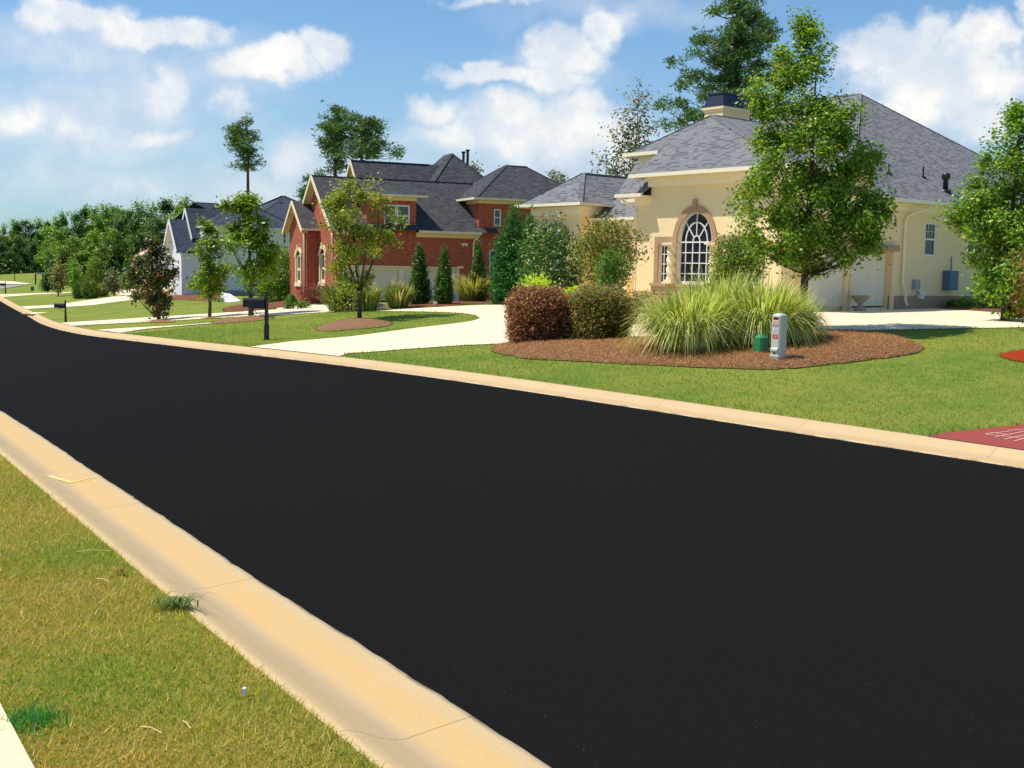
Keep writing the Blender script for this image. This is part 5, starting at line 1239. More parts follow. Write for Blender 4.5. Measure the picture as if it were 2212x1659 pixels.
shr_px('olive green crape myrtle with bare stems before the cream porch', 1312, 655, 470, 118, 6500, .10, [(srgb(116, 124, 52), 4), (srgb(90, 112, 44), 3), (srgb(140, 112, 56), 1.5), (srgb(64, 92, 38), 2)], name='crape_myrtle', shape=VASE, lob=.34, rcf=.15, stems=10, depth=38)
shr_px('brighter green shrub in front of the olive crape myrtle', 1318, 660, 535, 62, 3000, .09, G_BOX, name='shrub', shape=VASE, lob=.25, depth=36)
shr_px('lime yellow shrub at the foot of the conifers', 1158, 662, 592, 74, 2600, .09, G_LIM, name='spirea_shrub', lob=.3, rcf=.2, depth=38)
shr_px('lime yellow shrub peeping above the red hedge', 1232, 668, 612, 56, 1600, .085, G_LIM, name='spirea_shrub', lob=.3, depth=37)
shr_px('loose tall shrub with pale stems right of the arched window', 1590, 690, 512, 110, 8000, .09, [(srgb(92, 124, 44), 4), (srgb(70, 100, 38), 3), (srgb(130, 150, 60), 2), (srgb(150, 120, 60), .6)], name='crape_myrtle', shape=VASE, lob=.3, rcf=.18, stems=12, depth=34)
# hedge masses in the bed
HSH = [(0, .82), (.1, .95), (.4, 1.02), (.75, .98), (.9, .82), (1, .5)]
def hedge(label, x, yb, yt, w_, n, leaf, pal, name):
    b = base_at(x, yb); k_ = b[1]/FPX; h = (yb-yt)*k_; r = w_/2*k_
    return shrub(name, label, b+np.array([0, r*.6, .0]), [(h*a*1.03, r*c) for a, c in HSH], n, leaf, pal, lob=.08, rc=.06, shell=.36, up=.5, aspect=.42, per=12, stems=8)
hedge('reddish bronze rounded hedge shrub at the left end of the bed', 1166, 748, 626, 146, 34000, .072, G_RED, 'hedge_shrub')
hedge('green rounded hedge shrub tipped with bronze between red shrub and grasses', 1296, 744, 626, 146, 34000, .072, G_RGR, 'hedge_shrub')
shr_px('low green mound below the cream wall beside the striped grass', 1395, 690, 630, 60, 900, .08, G_BOX, name='boxwood')
shr_px('small green sprig between hedge and striped grass', 1372, 700, 628, 40, 900, .07, G_RGR, name='shrub')
# clipped and loose shrubs by the garage side
shr_px('bright leaved shrub beside the downspout of the cream house', 2006, 664, 598, 52, 1900, .10, G_BRI, name='hydrangea')
GB = 'low clipped box balls beside the cream house'
shr_px('leftmost box ball below the meter box', 2062, 667, 645, 34, 700, .07, G_BOX, name='box_ball', group=GB)
shr_px('middle box ball, the brightest green', 2081, 668, 641, 26, 700, .07, G_BRI, name='box_ball', group=GB)
shr_px('right box ball next to the dark hedge', 2104, 669, 645, 32, 700, .07, G_BOX, name='box_ball', group=GB)
shr_px('dark green hedge behind the box balls', 2060, 658, 618, 90, 2600, .09, G_DRK, name='hedge', shape=HSH)
shr_px('dark green clipped hedge right of the box balls', 2160, 672, 618, 110, 3200, .09, G_DRK, name='hedge', shape=HSH)
# around the brick house
shr_px('clipped box shrub, the tallest by the brick corner', 629, 662, 638, 30, 1300, .09, G_BOX, name='boxwood', lob=.05)
GC = 'small round box balls by the brick house'
shr_px('left small box ball in front of the clipped shrub', 625, 668, 648, 24, 600, .08, G_BOX, name='boxwood', group=GC)
shr_px('right small box ball in front of the red mound', 653, 667, 648, 28, 600, .08, G_BOX, name='boxwood', group=GC)
shr_px('wide reddish mounded shrub below the brick gables', 682, 657, 616, 72, 3600, .08, G_REDB, name='barberry_shrub', lob=.06)
shr_px('yellow green shrub left of the white tower', 374, 632, 603, 34, 800, .14, G_LIM, name='shrub')
shr_px('dark low shrubs at the foot of the white tower', 412, 634, 622, 40, 500, .14, G_DRK, name='shrub')
shr_px('low green shrub on the slope by the white slab', 480, 652, 644, 40, 300, .1, G_BOX, name='shrub')

# ------------------------------------------------------------ ornamental grasses
def grass_clump(name, label, base, h, r, n, pal, wd=.014, arch=1., seg=6, group=None, plumes=0, stripes=False, base_r=.3, pl_col=None, eb=(2.2, 1.5)):
    root = thing(name, label, 'ornamental grass', base, 0, group)
    th = rng.uniform(0, 2*np.pi, n); el = rng.beta(eb[0], eb[1], n)        # 1 = upright
    L = h*rng.uniform(.75, 1.25, n); az = np.stack([np.cos(th), np.sin(th)], 1)
    b0 = az*(rng.uniform(0, 1, n)**.6*r*base_r)[:, None]+rng.normal(0, .03, (n, 2))
    T = np.linspace(0, 1, seg+1); V = np.zeros((n, seg+1, 2, 3)); side = np.stack([-az[:, 1], az[:, 0]], 1)
    reach = (1-el)*r*1.15+r*.12; drop = (rng.uniform(.35, 1.15, n)*arch)
    tw = rng.normal(0, .6, n)
    for i, t in enumerate(T):
        hx = reach*(t**1.25); z = L*(t*(1+.15)-drop*(1.05-el*.55)*t**2.6*.95)
        P = np.concatenate([b0+az*hx[:, None]+rng.normal(0, .004, (n, 2)), np.maximum(z, .02)[:, None]], 1)
        w_ = wd*(1-t**2.5)*(.6+.8*min(1, t*3))*.5+.0015
        sdv = np.concatenate([side*np.cos(tw)[:, None]+az*np.sin(tw)[:, None]*.6, .25*np.sin(tw)[:, None]], 1)
        V[:, i, 0] = P-sdv*w_; V[:, i, 1] = P+sdv*w_
    idx = np.arange(n*(seg+1)*2).reshape(n, seg+1, 2)
    F = np.stack([idx[:, :-1, 0], idx[:, :-1, 1], idx[:, 1:, 1], idx[:, 1:, 0]], -1).reshape(-1, 4)
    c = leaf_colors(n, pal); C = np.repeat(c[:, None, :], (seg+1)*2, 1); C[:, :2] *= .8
    np_mesh('blades', V.reshape(-1, 3), F, M_BLADE, root, C.reshape(-1, 3))
    if plumes:
        mb = MB(); pv_ = []; pc = []
        for k in range(plumes):
            t = rng.uniform(0, 6.28); rr = r*rng.uniform(.3, .95); tip = np.array([math.cos(t)*rr, math.sin(t)*rr, h*rng.uniform(.95, 1.22)-rr*.3]); s0 = np.array([0, 0, .05])
            mid = (tip+s0)/2; mid[:2] *= .8; mb.tube([s0, mid, tip], .005, 4)
            dr = (tip-mid); dr /= np.linalg.norm(dr); m_ = 26; tt = rng.uniform(-.02, .22, m_)
            Pq = tip+dr*tt[:, None]+rng.normal(0, .022, (m_, 3)); pv_.append(Pq)
        np_mesh('plumes', *leaf_quads(np.concatenate(pv_), np.full(26*plumes, .06), .2, .35), M_BLADE, root, np.repeat(leaf_colors(26*plumes, pl_col or [(srgb(206, 184, 140), 3), (srgb(180, 150, 110), 2)]), 4, 0)); mb.build('stalks', M_LEAFY, root, uv=False)
    return root
M_LEAFY = mottled('dry_stalk', srgb(160, 150, 90), .15, 8, .8)
P_STR = [(srgb(228, 228, 176), 2.4), (srgb(194, 198, 112), 4.5), (srgb(156, 168, 80), 4), (srgb(204, 206, 146), 2.4), (srgb(128, 144, 58), 3), (srgb(100, 118, 46), 2)]
SK = dict(arch=1.15, base_r=.5, eb=(1.5, 1.4), seg=8)
GS = 'variegated striped grasses in the front bed'
def gpx(label, x, yb, yt, w_, n, pal=P_STR, name='striped_grass', group=GS, **k):
    b = base_at(x, yb); s_ = b[1]/FPX; return grass_clump(name, label, b, (yb-yt)*s_*1.02, w_/2*s_, n, pal, group=group, **k)
gpx('striped grass clump, the nearest, spilling over the mulch', 1484, 768, 618, 200, 3400, wd=.019, **SK)
gpx('striped grass clump in the middle, tallest, below the arched window', 1552, 750, 590, 200, 3200, wd=.019, **SK)
gpx('striped grass clump behind the grey pedestal', 1644, 757, 596, 190, 3000, wd=.019, **SK)
gpx('striped grass clump on the right around the tree trunk', 1704, 748, 626, 130, 1700, wd=.018, **SK)
P_FTN = [(srgb(150, 156, 80), 4), (srgb(176, 176, 104), 3), (srgb(116, 132, 60), 3), (srgb(196, 180, 120), 1.5)]
GF = 'plumed fountain grasses along the brick driveway'
gpx('plumed fountain grass by the brick corner with pale bristles', 1018, 655, 598, 112, 900, P_FTN, 'fountain_grass', GF, wd=.03, plumes=46, arch=.8)
P_SHR = [(srgb(112, 128, 56), 4), (srgb(140, 150, 76), 3), (srgb(84, 104, 44), 3), (srgb(180, 170, 120), 1)]
gpx('loose green grass clump left of the young tree trunk', 735, 672, 620, 80, 800, P_SHR, 'fountain_grass', GF, wd=.04, plumes=20, arch=.6, base_r=.6)
gpx('loose green grass clump right of the young tree trunk', 795, 672, 622, 60, 600, P_SHR, 'fountain_grass', GF, wd=.04, plumes=14, arch=.6, base_r=.6)
gpx('loose green grass clump left of the conical arborvitae', 860, 667, 618, 62, 600, P_SHR, 'fountain_grass', GF, wd=.04, plumes=14, arch=.6, base_r=.6)
shr_px('low bushy green shrub under the young tree crown', 765, 672, 628, 90, 1500, .1, P_SHR, name='shrub', lob=.3)
P_FAR = [(srgb(96, 120, 50), 4), (srgb(116, 134, 60), 3), (srgb(70, 92, 40), 3)]
GT = 'round grass tufts on the far island lawn'
for x, yb, yt, w_, lb_ in ((174, 645, 614, 26, 'left round grass tuft on the far island lawn'), (195, 645, 612, 30, 'middle round grass tuft, the biggest, on the far island lawn'), (219, 641, 617, 22, 'right brownish grass tuft on the far island lawn')):
    b = base_at(x, yb); k_ = b[1]/FPX; r = w_/2*k_; h = (yb-yt)*k_
    shrub('grass_tuft', lb_, b, [(0, r*.6), (h*.3, r*.95), (h*.6, r), (h*.85, r*.8), (h, r*.45)], 3600, .5, P_FAR if x < 210 else G_YEL, cat='ornamental grass', group=GT, lob=.05, rc=.1, up=-.4, aspect=.10, part='blades', stems=2)

# far small trees on the left lawns
GL = 'saplings on the far left lawns'
for x, yb, yt, w_, pal, lb_ in ((126, 640, 566, 34, G_RGR, 'bronze tinged sapling on the far lawn left of the tufts'), (163, 628, 560, 34, G_BRI, 'bright green conical sapling above the far tufts'), (206, 622, 540, 46, G_MID, 'leafy sapling with yellow tips right of the bright conical one'), (246, 640, 580, 32, G_GRY, 'thin bare looking sapling near the far driveway'), (275, 632, 585, 46, G_BOX, 'green bushy sapling left of the dark magnolia'), (103, 632, 590, 22, G_DRK, 'small dark sapling beside the far rail frame')):
    b = base_at(x, yb); k_ = b[1]/FPX; h = (yb-yt)*k_; r = w_/2*k_
    make_tree('sapling', lb_, 'tree', b, [(h*.15, r*.5, 0, 0), (h*.35, r, 0, 0), (h*.6, r*.8, 0, 0), (h*.85, r*.45, 0, 0), (h, r*.1, 0, 0)], 60, 24, .22, pal, rc=.22, trunk=(.06, .02), group=GL, limbs=10)

# the wood behind: a few kinds, copied
def wood_proto(h, r, pal, seed_lab, conif=False):
    pr = [(h*.12, r*.5, 0, 0), (h*.3, r*.95, 0, 0), (h*.55, r, 0, 0), (h*.78, r*.75, 0, 0), (h*.93, r*.45, 0, 0), (h, r*.15, 0, 0)]
    return make_tree('woodland_tree', seed_lab, 'tree', (0, 0, 0), pr, 150, 64, .42, pal, major=30, mr=.3, rc=.5, trunk=(.22, .05), lob=.3, shell=.45, limbs=16, stretch=(1, 1, .9))
def hazed(p, f): return [((c[0]*f, c[1]*f, c[2]*f*1.1), w_) for c, w_ in p]  # leaf palette scaled and made bluer: distance haze put into the colours
protos = [wood_proto(12, 4.2, hazed(G_MID, .88), 'x'), wood_proto(12, 3.6, hazed(G_DRK, 1.3), 'x'), wood_proto(12, 4.6, hazed(G_BOX, .85), 'x'), wood_proto(12, 3.2, hazed(G_BRI, .85), 'x')]
kinds = ['mid green', 'dark green', 'soft green', 'bright green']
WG = 'trees of the wood beyond the lawns'
tops = [(-60, 478), (-20, 488), (15, 492), (35, 484), (55, 480), (82, 478), (100, 486), (125, 476), (145, 462), (165, 466), (188, 456), (205, 452), (232, 446), (250, 452), (268, 462), (288, 452), (312, 444), (335, 446), (360, 440), (388, 435), (410, 446), (435, 452)]
used = [False]*4; cnt = 0
rw_ = random.Random(3)
for row, (Yr, dy) in enumerate(((190, 0), (165, 22), (150, 46))):
    for i, (x, yt) in enumerate(tops):
        if row and (i+row) % 2: continue
        if row == 2 and (x > 300 or x < 110): continue
        if x < 105: Yr_ = 222 if row else 236
        else: Yr_ = Yr
        k = rw_.randrange(4); x_ = x+row*7+rw_.uniform(-5, 5); Y = Yr_+rw_.uniform(-6, 6); b = at_y(x_, 600, Y); z = float(terr(b[0], b[1]))
        topz = at_y(x_, yt+dy+rw_.uniform(-4, 8), Y)[2]; s_ = (topz-z)/12
        if used[k]: o = copy_tree(protos[k])
        else: o = protos[k]; used[k] = True
        o.location = (b[0], Y, z); sx_ = s_*rw_.uniform(.9, 1.15); o.scale = (sx_, sx_, s_); o.rotation_euler = (0, 0, rw_.uniform(0, 6.28))
        tag(o, 'x', 'tree', WG); o['_px'] = (x_, row, k)
allw = [o for o in bpy.data.objects if '_px' in o]
allw.sort(key=lambda o: (o['_px'][1], o['_px'][0]))
ordn = ['first', 'second', 'third', 'fourth', 'fifth', 'sixth', 'seventh', 'eighth', 'ninth', 'tenth', 'eleventh', 'twelfth', 'thirteenth', 'fourteenth', 'fifteenth', 'sixteenth', 'seventeenth', 'eighteenth', 'nineteenth', 'twentieth', 'twenty first', 'twenty second']
rown = ['on the skyline of the wood', 'in the middle row of the wood', 'in the front row of the wood']
cn = [0, 0, 0]
for o in allw:
    r_ = int(o['_px'][1]); k = int(o['_px'][2]); o['label'] = f'{kinds[k]} tree, {ordn[cn[r_]]} from the left {rown[r_]}'; cn[r_] += 1; del o['_px']
for i in range(4):
    if not used[i]:
        for ch in list(protos[i].children): bpy.data.objects.remove(ch)
        bpy.data.objects.remove(protos[i])
# undergrowth of the wood, one mass nobody could count
N = 26000; xx = rng.uniform(-120, 520, N); PP = np.zeros((N, 3))
Yv = np.where(xx < 100, rng.uniform(215, 240, N), rng.uniform(140, 200, N)); PP[:, 0] = (xx-CX)/FPX*Yv; PP[:, 1] = Yv; PP[:, 2] = terr(PP[:, 0], PP[:, 1])+rng.uniform(0, 1, N)**1.4*(2.6+1.2*np.sin(xx*.07)+.8*np.sin(xx*.19))
V, F = leaf_quads(PP, np.full(N, .7), .3, .6); tag(np_mesh('undergrowth', V, F, M_LEAF, None, np.repeat(leaf_colors(N, hazed(G_DRK, .8)), 4, 0)), kind='stuff')

# ------------------------------------------------------------ lawn grass blades
def blades(name, P, h, wd, pal, mat=M_BLADE, lean=.5, br=1.):
    n = len(P); th = rng.uniform(0, 6.283, n); L = h*rng.uniform(.5, 1.4, n); s_ = np.stack([np.cos(th), np.sin(th), 0*th], 1)*(wd*rng.uniform(.7, 1.4, n))[:, None]
    t2 = rng.uniform(0, 6.283, n); tip = P+np.stack([np.cos(t2)*L*lean*rng.uniform(0, 2, n), np.sin(t2)*L*lean*rng.uniform(0, 2, n), L], 1)
    V = np.stack([P-s_, P+s_, tip], 1).reshape(-1, 3); F = np.arange(n*3).reshape(n, 3)
    o = np_mesh(name, V, F, mat, None, np.repeat(np.clip(leaf_colors(n, pal)*br, 0, 1), 3, 0)); tag(o, kind='stuff'); return o
# near verge: stations 0..19 m
n = 210000; s_ = 1.5+rng.uniform(0, 1, n)**1.7*16; dn = CW_N-.02+rng.uniform(0, 1, n)*2.4; nq = nn(s_)-dn; X, Y = xy(s_, nq)
keep = np.ones(n, bool); keep &= ~in_poly(np.column_stack([X, Y]), WALKP); keep &= (Y > 2.2)
pt = np.sin(X*1.9+Y*.7)+np.sin(X*.8-Y*1.7+1)+rng.normal(0, .7, n)
P3_ = np.column_stack([X, Y, terr(X, Y)-.004])
pg = np.sin(X*2.7-Y*1.3+2)+np.sin(X*1.1+Y*2.9)+rng.normal(0, 1.0, n); V3 = P3_[keep & (pg > 1.3)]; keep &= pg <= 1.3
V1 = P3_[keep & (pt > -.1)]; V2 = P3_[keep & (pt <= -.1)]
blades('verge_grass', V3, .04, .0032, [(srgb(114, 138, 44), 4), (srgb(96, 128, 40), 3), (srgb(140, 148, 60), 2)], lean=.7, br=1.25)
blades('verge_grass', V1, .036, .0032, [(srgb(140, 140, 50), 4), (srgb(112, 130, 42), 3), (srgb(166, 154, 74), 2), (srgb(184, 154, 94), 1.4)], lean=.8, br=1.3)
blades('verge_grass', V2, .034, .0032, [(srgb(156, 138, 60), 4), (srgb(126, 128, 46), 3), (srgb(194, 160, 98), 2.4), (srgb(166, 122, 76), 1)], lean=.9, br=1.3)
c_ = at(70, 1562); m_ = 420; X4 = c_[0]+rng.normal(0, .07, m_); Y4 = c_[1]+rng.normal(0, .07, m_)
blades('verge_grass', np.column_stack([X4, Y4, terr(X4, Y4)]), .05, .004, [(srgb(52, 140, 62), 4), (srgb(80, 144, 56), 3), (srgb(44, 104, 50), 2)], lean=.8)
# far lawn
n = 190000; s_ = -6+rng.uniform(0, 1, n)*46; dn = CW_F-.02+rng.uniform(0, 1, n)**1.3*17; X, Y = xy(s_, nf(s_)+dn); P2 = np.column_stack([X, Y]); keep = np.ones(n, bool)
for q in OVER: keep &= ~in_poly(P2, q)
keep &= (Y > 8) & (np.abs(X)/Y < .55)
X, Y = X[keep], Y[keep]; pg = np.sin(X*.9-Y*.5+2)+np.sin(X*.37+Y*.8)+np.sin(X*2.1+Y*1.7)*.6+rng.normal(0, .6, len(X)); g3 = pg > .6
blades('lawn_grass', np.column_stack([X, Y, terr(X, Y)-.004])[g3], .042, .007, [(srgb(96, 138, 44), 4), (srgb(80, 124, 38), 3), (srgb(130, 150, 60), 1.5)], lean=.6, br=1.0)
X, Y = X[~g3], Y[~g3]
blades('lawn_grass', np.column_stack([X, Y, terr(X, Y)-.004]), .04, .007, [(srgb(128, 144, 54), 4), (srgb(104, 134, 44), 3), (srgb(146, 152, 68), 2), (srgb(172, 162, 86), .5)], lean=.6, br=1.08)
# a ragged fringe along lawn edges
Q = []
for q in OVER:
    for i in range(len(q)):
        a, b = q[i], q[(i+1) % len(q)]; 
        if a[1] > 60 or abs(a[0])/max(a[1], 1) > .6: continue
        L = np.linalg.norm(b-a); m_ = int(L*22)
        if m_: t = rng.uniform(0, 1, m_)[:, None]; Q.append(a*(1-t)+b*t+rng.normal(0, .02, (m_, 2)))
Q = np.concatenate(Q); _s2, _n2 = sn(Q[:, 0], Q[:, 1]); Q = Q[(_n2-nf(_s2) > CW_F+.03)]
blades('lawn_fringe', np.column_stack([Q, terr(Q[:, 0], Q[:, 1])]), .06, .012, [(srgb(80, 110, 34), 4), (srgb(110, 134, 44), 3)], lean=.5)
# pine needles scattered over the main bed
n = 26000; x0, y0 = BEDQ.min(0); x1, y1 = BEDQ.max(0); P2 = np.column_stack([rng.uniform(x0, x1, n*2), rng.uniform(y0, y1, n*2)]); P2 = P2[in_poly(P2, BEDQ)]
dd = dist_poly(P2, BEDQ); th = rng.uniform(0, 6.28, len(P2)); L = rng.uniform(.04, .11, len(P2)); zb = terr(P2[:, 0], P2[:, 1])+.03+.14*np.clip(dd, 0, 1)**.7+.012
dr = np.stack([np.cos(th), np.sin(th)], 1); A_ = np.column_stack([P2-dr*L[:, None]/2, zb]); B_ = np.column_stack([P2+dr*L[:, None]/2, zb+rng.uniform(0, .05, len(P2))]); sd_ = np.column_stack([-dr[:, 1], dr[:, 0], 0*th])*.007
V = np.stack([A_-sd_, A_+sd_, B_], 1).reshape(-1, 3)
tag(np_mesh('pine_needles', V, np.arange(len(V)).reshape(-1, 3), M_BLADE, None, np.repeat(leaf_colors(len(P2), [(srgb(168, 122, 86), 4), (srgb(196, 154, 112), 2.5), (srgb(120, 80, 54), 2.5)]), 3, 0)), kind='stuff')

# ------------------------------------------------------------ small things
def mailbox(label, x, yb, yt, group, side=-1):
    b = base_at(x, yb); h = (yb-yt)*b[1]/FPX; r = thing('mailbox', label, 'mailbox', b, R(6), group); s = h/1.6
    mb = MB(); mb.lathe([(.075, -.1), (.075, .02), (.068, .05), (.068, .42), (.075, .44), (.058, .50), (.05, .62), (.062, .74), (.05, .80), (.048, 1.42), (.06, 1.44), (.06, 1.47), (.03, 1.49), (.028, 1.51), (.045, 1.545), (.045, 1.57), (.03, 1.595), (.0, 1.6)], k=12)
    mb.v = [(a*s*1.25, c*s*1.25, d_*s) for a, c, d_ in mb.v]; mb.build('post', M_BLACK, r, smooth=False, uv=False)
    # box with rounded lid, long side along x
    V = MB(); L = .66*s; w_ = .12*s; z0, z1 = 1.06*s, 1.26*s; x0 = side*.06*s; x1 = side*(.06*s+L); N = 8
    arc = [(-w_, z0), (w_, z0)]+[(w_*math.cos(math.pi*i/N), z1+.10*s*math.sin(math.pi*i/N)) for i in range(N+1)]
    for i in range(len(arc)):
        a, c = arc[i], arc[(i+1) % len(arc)]; V.face([(x0, a[0], a[1]), (x1, a[0], a[1]), (x1, c[0], c[1]), (x0, c[0], c[1])])
    V.face([(x0, a[0], a[1]) for a in arc]); V.face([(x1, a[0], a[1]) for a in arc][::-1]); V.build('box', M_BLACK, r, uv=False)
    d_ = MB(); k = 1.06; arc2 = [(a[0]*k, (a[1]-z0)*k+z0-.01*s) for a in arc]; xa, xb = x1, x1+side*.02*s
    for i in range(len(arc2)):
        a, c = arc2[i], arc2[(i+1) % len(arc2)]; d_.face([(xa, a[0], a[1]), (xb, a[0], a[1]), (xb, c[0], c[1]), (xa, c[0], c[1])])
    d_.face([(xb, a[0], a[1]) for a in arc2][::-1]); d_.face([(xa, a[0], a[1]) for a in arc2]); d_.build('door', M_BLACK, r, uv=False)
    t = MB(); t.box((x0, -.03*s, z0-.05*s), (side*.5*s, .03*s, z0-.005)); t.tube([(side*.05*s, 0, .76*s), (side*.16*s, 0, .80*s), (side*.2*s, 0, .88*s), (side*.3*s, 0, .86*s), (side*.42*s, 0, .98*s), (side*.46*s, 0, 1.02*s)], .014*s, 6); t.build('bracket', M_BLACK, r, uv=False)
    return r
MG = 'black mailboxes along the curb'
mailbox('black mailbox on a turned post, the nearest, before the spreading tree', 576, 734, 628, MG)
mailbox('black mailbox on a post beside the curb left of the magnolia', 142, 697, 648, MG)
mailbox('smallest black mailbox at the left edge of the picture', 12, 634, 608, MG)
def octa(w_, c): return [(w_-c, -w_), (w_, -w_+c), (w_, w_-c), (w_-c, w_), (-w_+c, w_), (-w_, w_-c), (-w_, -w_+c), (-w_+c, -w_)]
# grey pedestal
b = base_at(1680, 787); s = (787-675)*b[1]/FPX; r = thing('utility_pedestal', 'pale grey utility pedestal with red and yellow stickers', 'utility pedestal', b, R(39)); w_ = .118*s*.98
mb = MB(); mb.prism(octa(w_, w_*.28), .17*s, .93*s); N = 5
for i in range(N):
    t0, t1 = i/N, (i+1)/N; f0, f1 = math.cos(t0*math.pi/2), math.cos(t1*math.pi/2); A_ = octa(w_*max(f0, .02), w_*.28*max(f0, .02)); B_ = octa(w_*max(f1, .02), w_*.28*max(f1, .02)); za, zb = .93*s+.06*s*math.sin(t0*math.pi/2), .93*s+.06*s*math.sin(t1*math.pi/2)
    for j in range(8): mb.face([(*A_[j], za), (*A_[(j+1) % 8], za), (*B_[(j+1) % 8], zb), (*B_[j], zb)])
mb.build('cover', M_PLASW, r, uv=False)
mb = MB(); mb.prism(octa(w_*1.13, w_*.3), -.1, .155*s); mb.build('base', M_PLASB, r, uv=False); mb = MB(); mb.prism(octa(w_*1.18, w_*.3), .155*s, .169*s); mb.build('collar', M_PLASW, r, uv=False)
# the sun-lit face looks left: -x of the pedestal
def sticker(z0, z1, m_, nm, y0=-.55, y1=.5, inset=None):
    q = MB(); q.box((-w_-.004, w_*y0, z0*s), (-w_, w_*y1, z1*s)); o = q.build(nm, m_, r, uv=False)
    if inset:
        q = MB(); 
        for k in range(3):
            zz = z0+(z1-z0)*(.25+.22*k); q.box((-w_-.0055, w_*(y0+.15), zz*s), (-w_-.004, w_*(y1-.15-.1*k), (zz+.006)*s))
        q.build('print', inset, o, uv=False)
sticker(.865, .915, M_DRED, 'sticker', inset=M_DARK); sticker(.815, .85, M_YELS, 'sticker', inset=M_WHS); sticker(.735, .78, M_REDS, 'sticker', inset=M_WHS); sticker(.62, .70, M_WHS, 'sticker', inset=M_GREYM); sticker(.50, .58, M_REDS, 'sticker', inset=M_WHS)
q = MB(); q.box((-w_-.03, -w_*.7, .265*s), (-w_, w_*.7, .30*s)); q.face([(-w_-.03, -w_*.7, .30*s), (-w_-.03, w_*.7, .30*s), (-w_-.001, w_*.7, .33*s), (-w_-.001, -w_*.7, .33*s)]); q.build('hinge_ledge', M_PLASW, r, uv=False)
q = MB(); q.lathe([(.018, 0), (.018, .012), (0, .013)], (0, 0, 0), 8); q.v = [(-w_-c, a, .225*s+b_) for a, b_, c in q.v]; q.build('lock', M_DARK, r, uv=False)
# green pedestal
b = base_at(1642, 777); s = (777-721)*b[1]/FPX; r = thing('utility_pedestal', 'squat dark green utility pedestal left of the grey one', 'utility pedestal', b, R(36)); w_ = .23*s
mb = MB(); mb.prism(octa(w_, w_*.35), .22*s, .86*s); A_ = octa(w_, w_*.35); B_ = octa(w_*.35, w_*.12)
for j in range(8): mb.face([(*A_[j], .86*s), (*A_[(j+1) % 8], .86*s), (*B_[(j+1) % 8], .985*s), (*B_[j], .985*s)])
mb.face([(*p, .985*s) for p in B_]); mb.build('cover', M_PLASG, r, uv=False, bevel=.008); mb = MB(); mb.prism(octa(w_*1.1, w_*.38), -.1, .2*s); mb.build('base', M_PLASG, r, uv=False); mb = MB(); mb.prism(octa(w_*1.16, w_*.4), .2*s, .225*s); mb.build('collar', M_PLASG, r, uv=False)
# stone urn by the garage doors
b = base_at(1843, 661); b = np.array([*(np.array([Kp[0], Kp[1]])+np.array([c40, s40])*3.72+np.array([-s40, c40])*-.62), 0]); b[2] = float(terr(b[0], b[1]))+.02
r = thing('garden_urn', 'pale stone garden urn standing between the garage doors', 'urn', b); mb = MB(); mb.lathe([(.22, 0), (.22, .06), (.13, .10), (.075, .2), (.09, .26), (.2, .34), (.3, .46), (.33, .5), (.35, .52), (.28, .53), (.22, .45), (0, .43)], k=18); mb.build('bowl', M_STONE, r, smooth=True, uv=False)
mb = MB(); mb.box((-.2, -.2, -.05), (.2, .2, .0)); mb.build('plinth', M_STONE, r, uv=False)
# boulders
def boulder(label, x, yb, yt, w_, group):
    b = base_at(x, yb); k = b[1]/FPX; h = (yb-yt)*k; rr = w_/2*k
    mb = MB(); n1, n2 = 9, 14; ph = rng.uniform(0, 6, 4)
    V = []
    for i in range(n1+1):
        for j in range(n2):
            a = math.pi*i/n1; t = 2*math.pi*j/n2; f = 1+.12*math.sin(2*t+ph[0]+a)+.1*math.sin(3*t+ph[1])*math.sin(2*a+ph[2]); V.append((rr*math.sin(a)*math.cos(t)*f, rr*math.sin(a)*math.sin(t)*f, h*.5+h*.55*math.cos(a)*f))
    F = [(i*n2+j, i*n2+(j+1) % n2, (i+1)*n2+(j+1) % n2, (i+1)*n2+j) for i in range(n1) for j in range(n2)]
    o = np_mesh('boulder', np.array(V), np.array(F), M_STONE, None, smooth=True); o.location = tuple(float(t) for t in b); tag(o, label, 'boulder', group); return o
boulder('bigger pale boulder between the grass clumps by the brick driveway', 824, 671, 658, 22, 'pale boulders by the brick driveway')
boulder('smaller pale boulder between the two arborvitae', 941, 663, 652, 9, 'pale boulders by the brick driveway')
# white slab (cellar hatch) on the white house slope
b = base_at(515, 652); o_ = MB(); A4 = [at_y(*pz5(535, 1185), 80), at_y(*pz5(640, 1205), 80), at_y(*pz5(745, 1275), 76), at_y(*pz5(600, 1297), 76)]
A4 = [p for p in A4]; top = [tuple(p-b) for p in A4]; bot = [(p[0], p[1], p[2]-1.2) for p in top]
o_.face(top); o_.face(bot[::-1])
for i in range(4): o_.face([top[i], bot[i], bot[(i+1) % 4], top[(i+1) % 4]])
o = o_.build('retaining_wall', M_WHITE, None, uv=False); o.location = tuple(float(t) for t in b); tag(o, 'sloping bright white wall cap on the slope below the white house', 'wall')
# storm drain grate at the far curb
b = base_at(*pz2(222, 462)); r = thing('storm_drain', 'rusty storm drain in the far left curb', 'drain', b, R(-50)); mb = MB(); mb.box((-.5, -.3, -.05), (.5, .3, .10)); mb.build('frame', M_ORANGE, r, uv=False); mb = MB(); mb.box((-.4, -.32, .0), (.4, -.301, .07)); mb.build('mouth', M_DARK, r, uv=False)
overlay('path', [pz2(205, 452), pz2(275, 441), pz2(395, 440), pz2(280, 455), pz2(240, 462)], M_DRIVE, dz=.03, step=1.5)
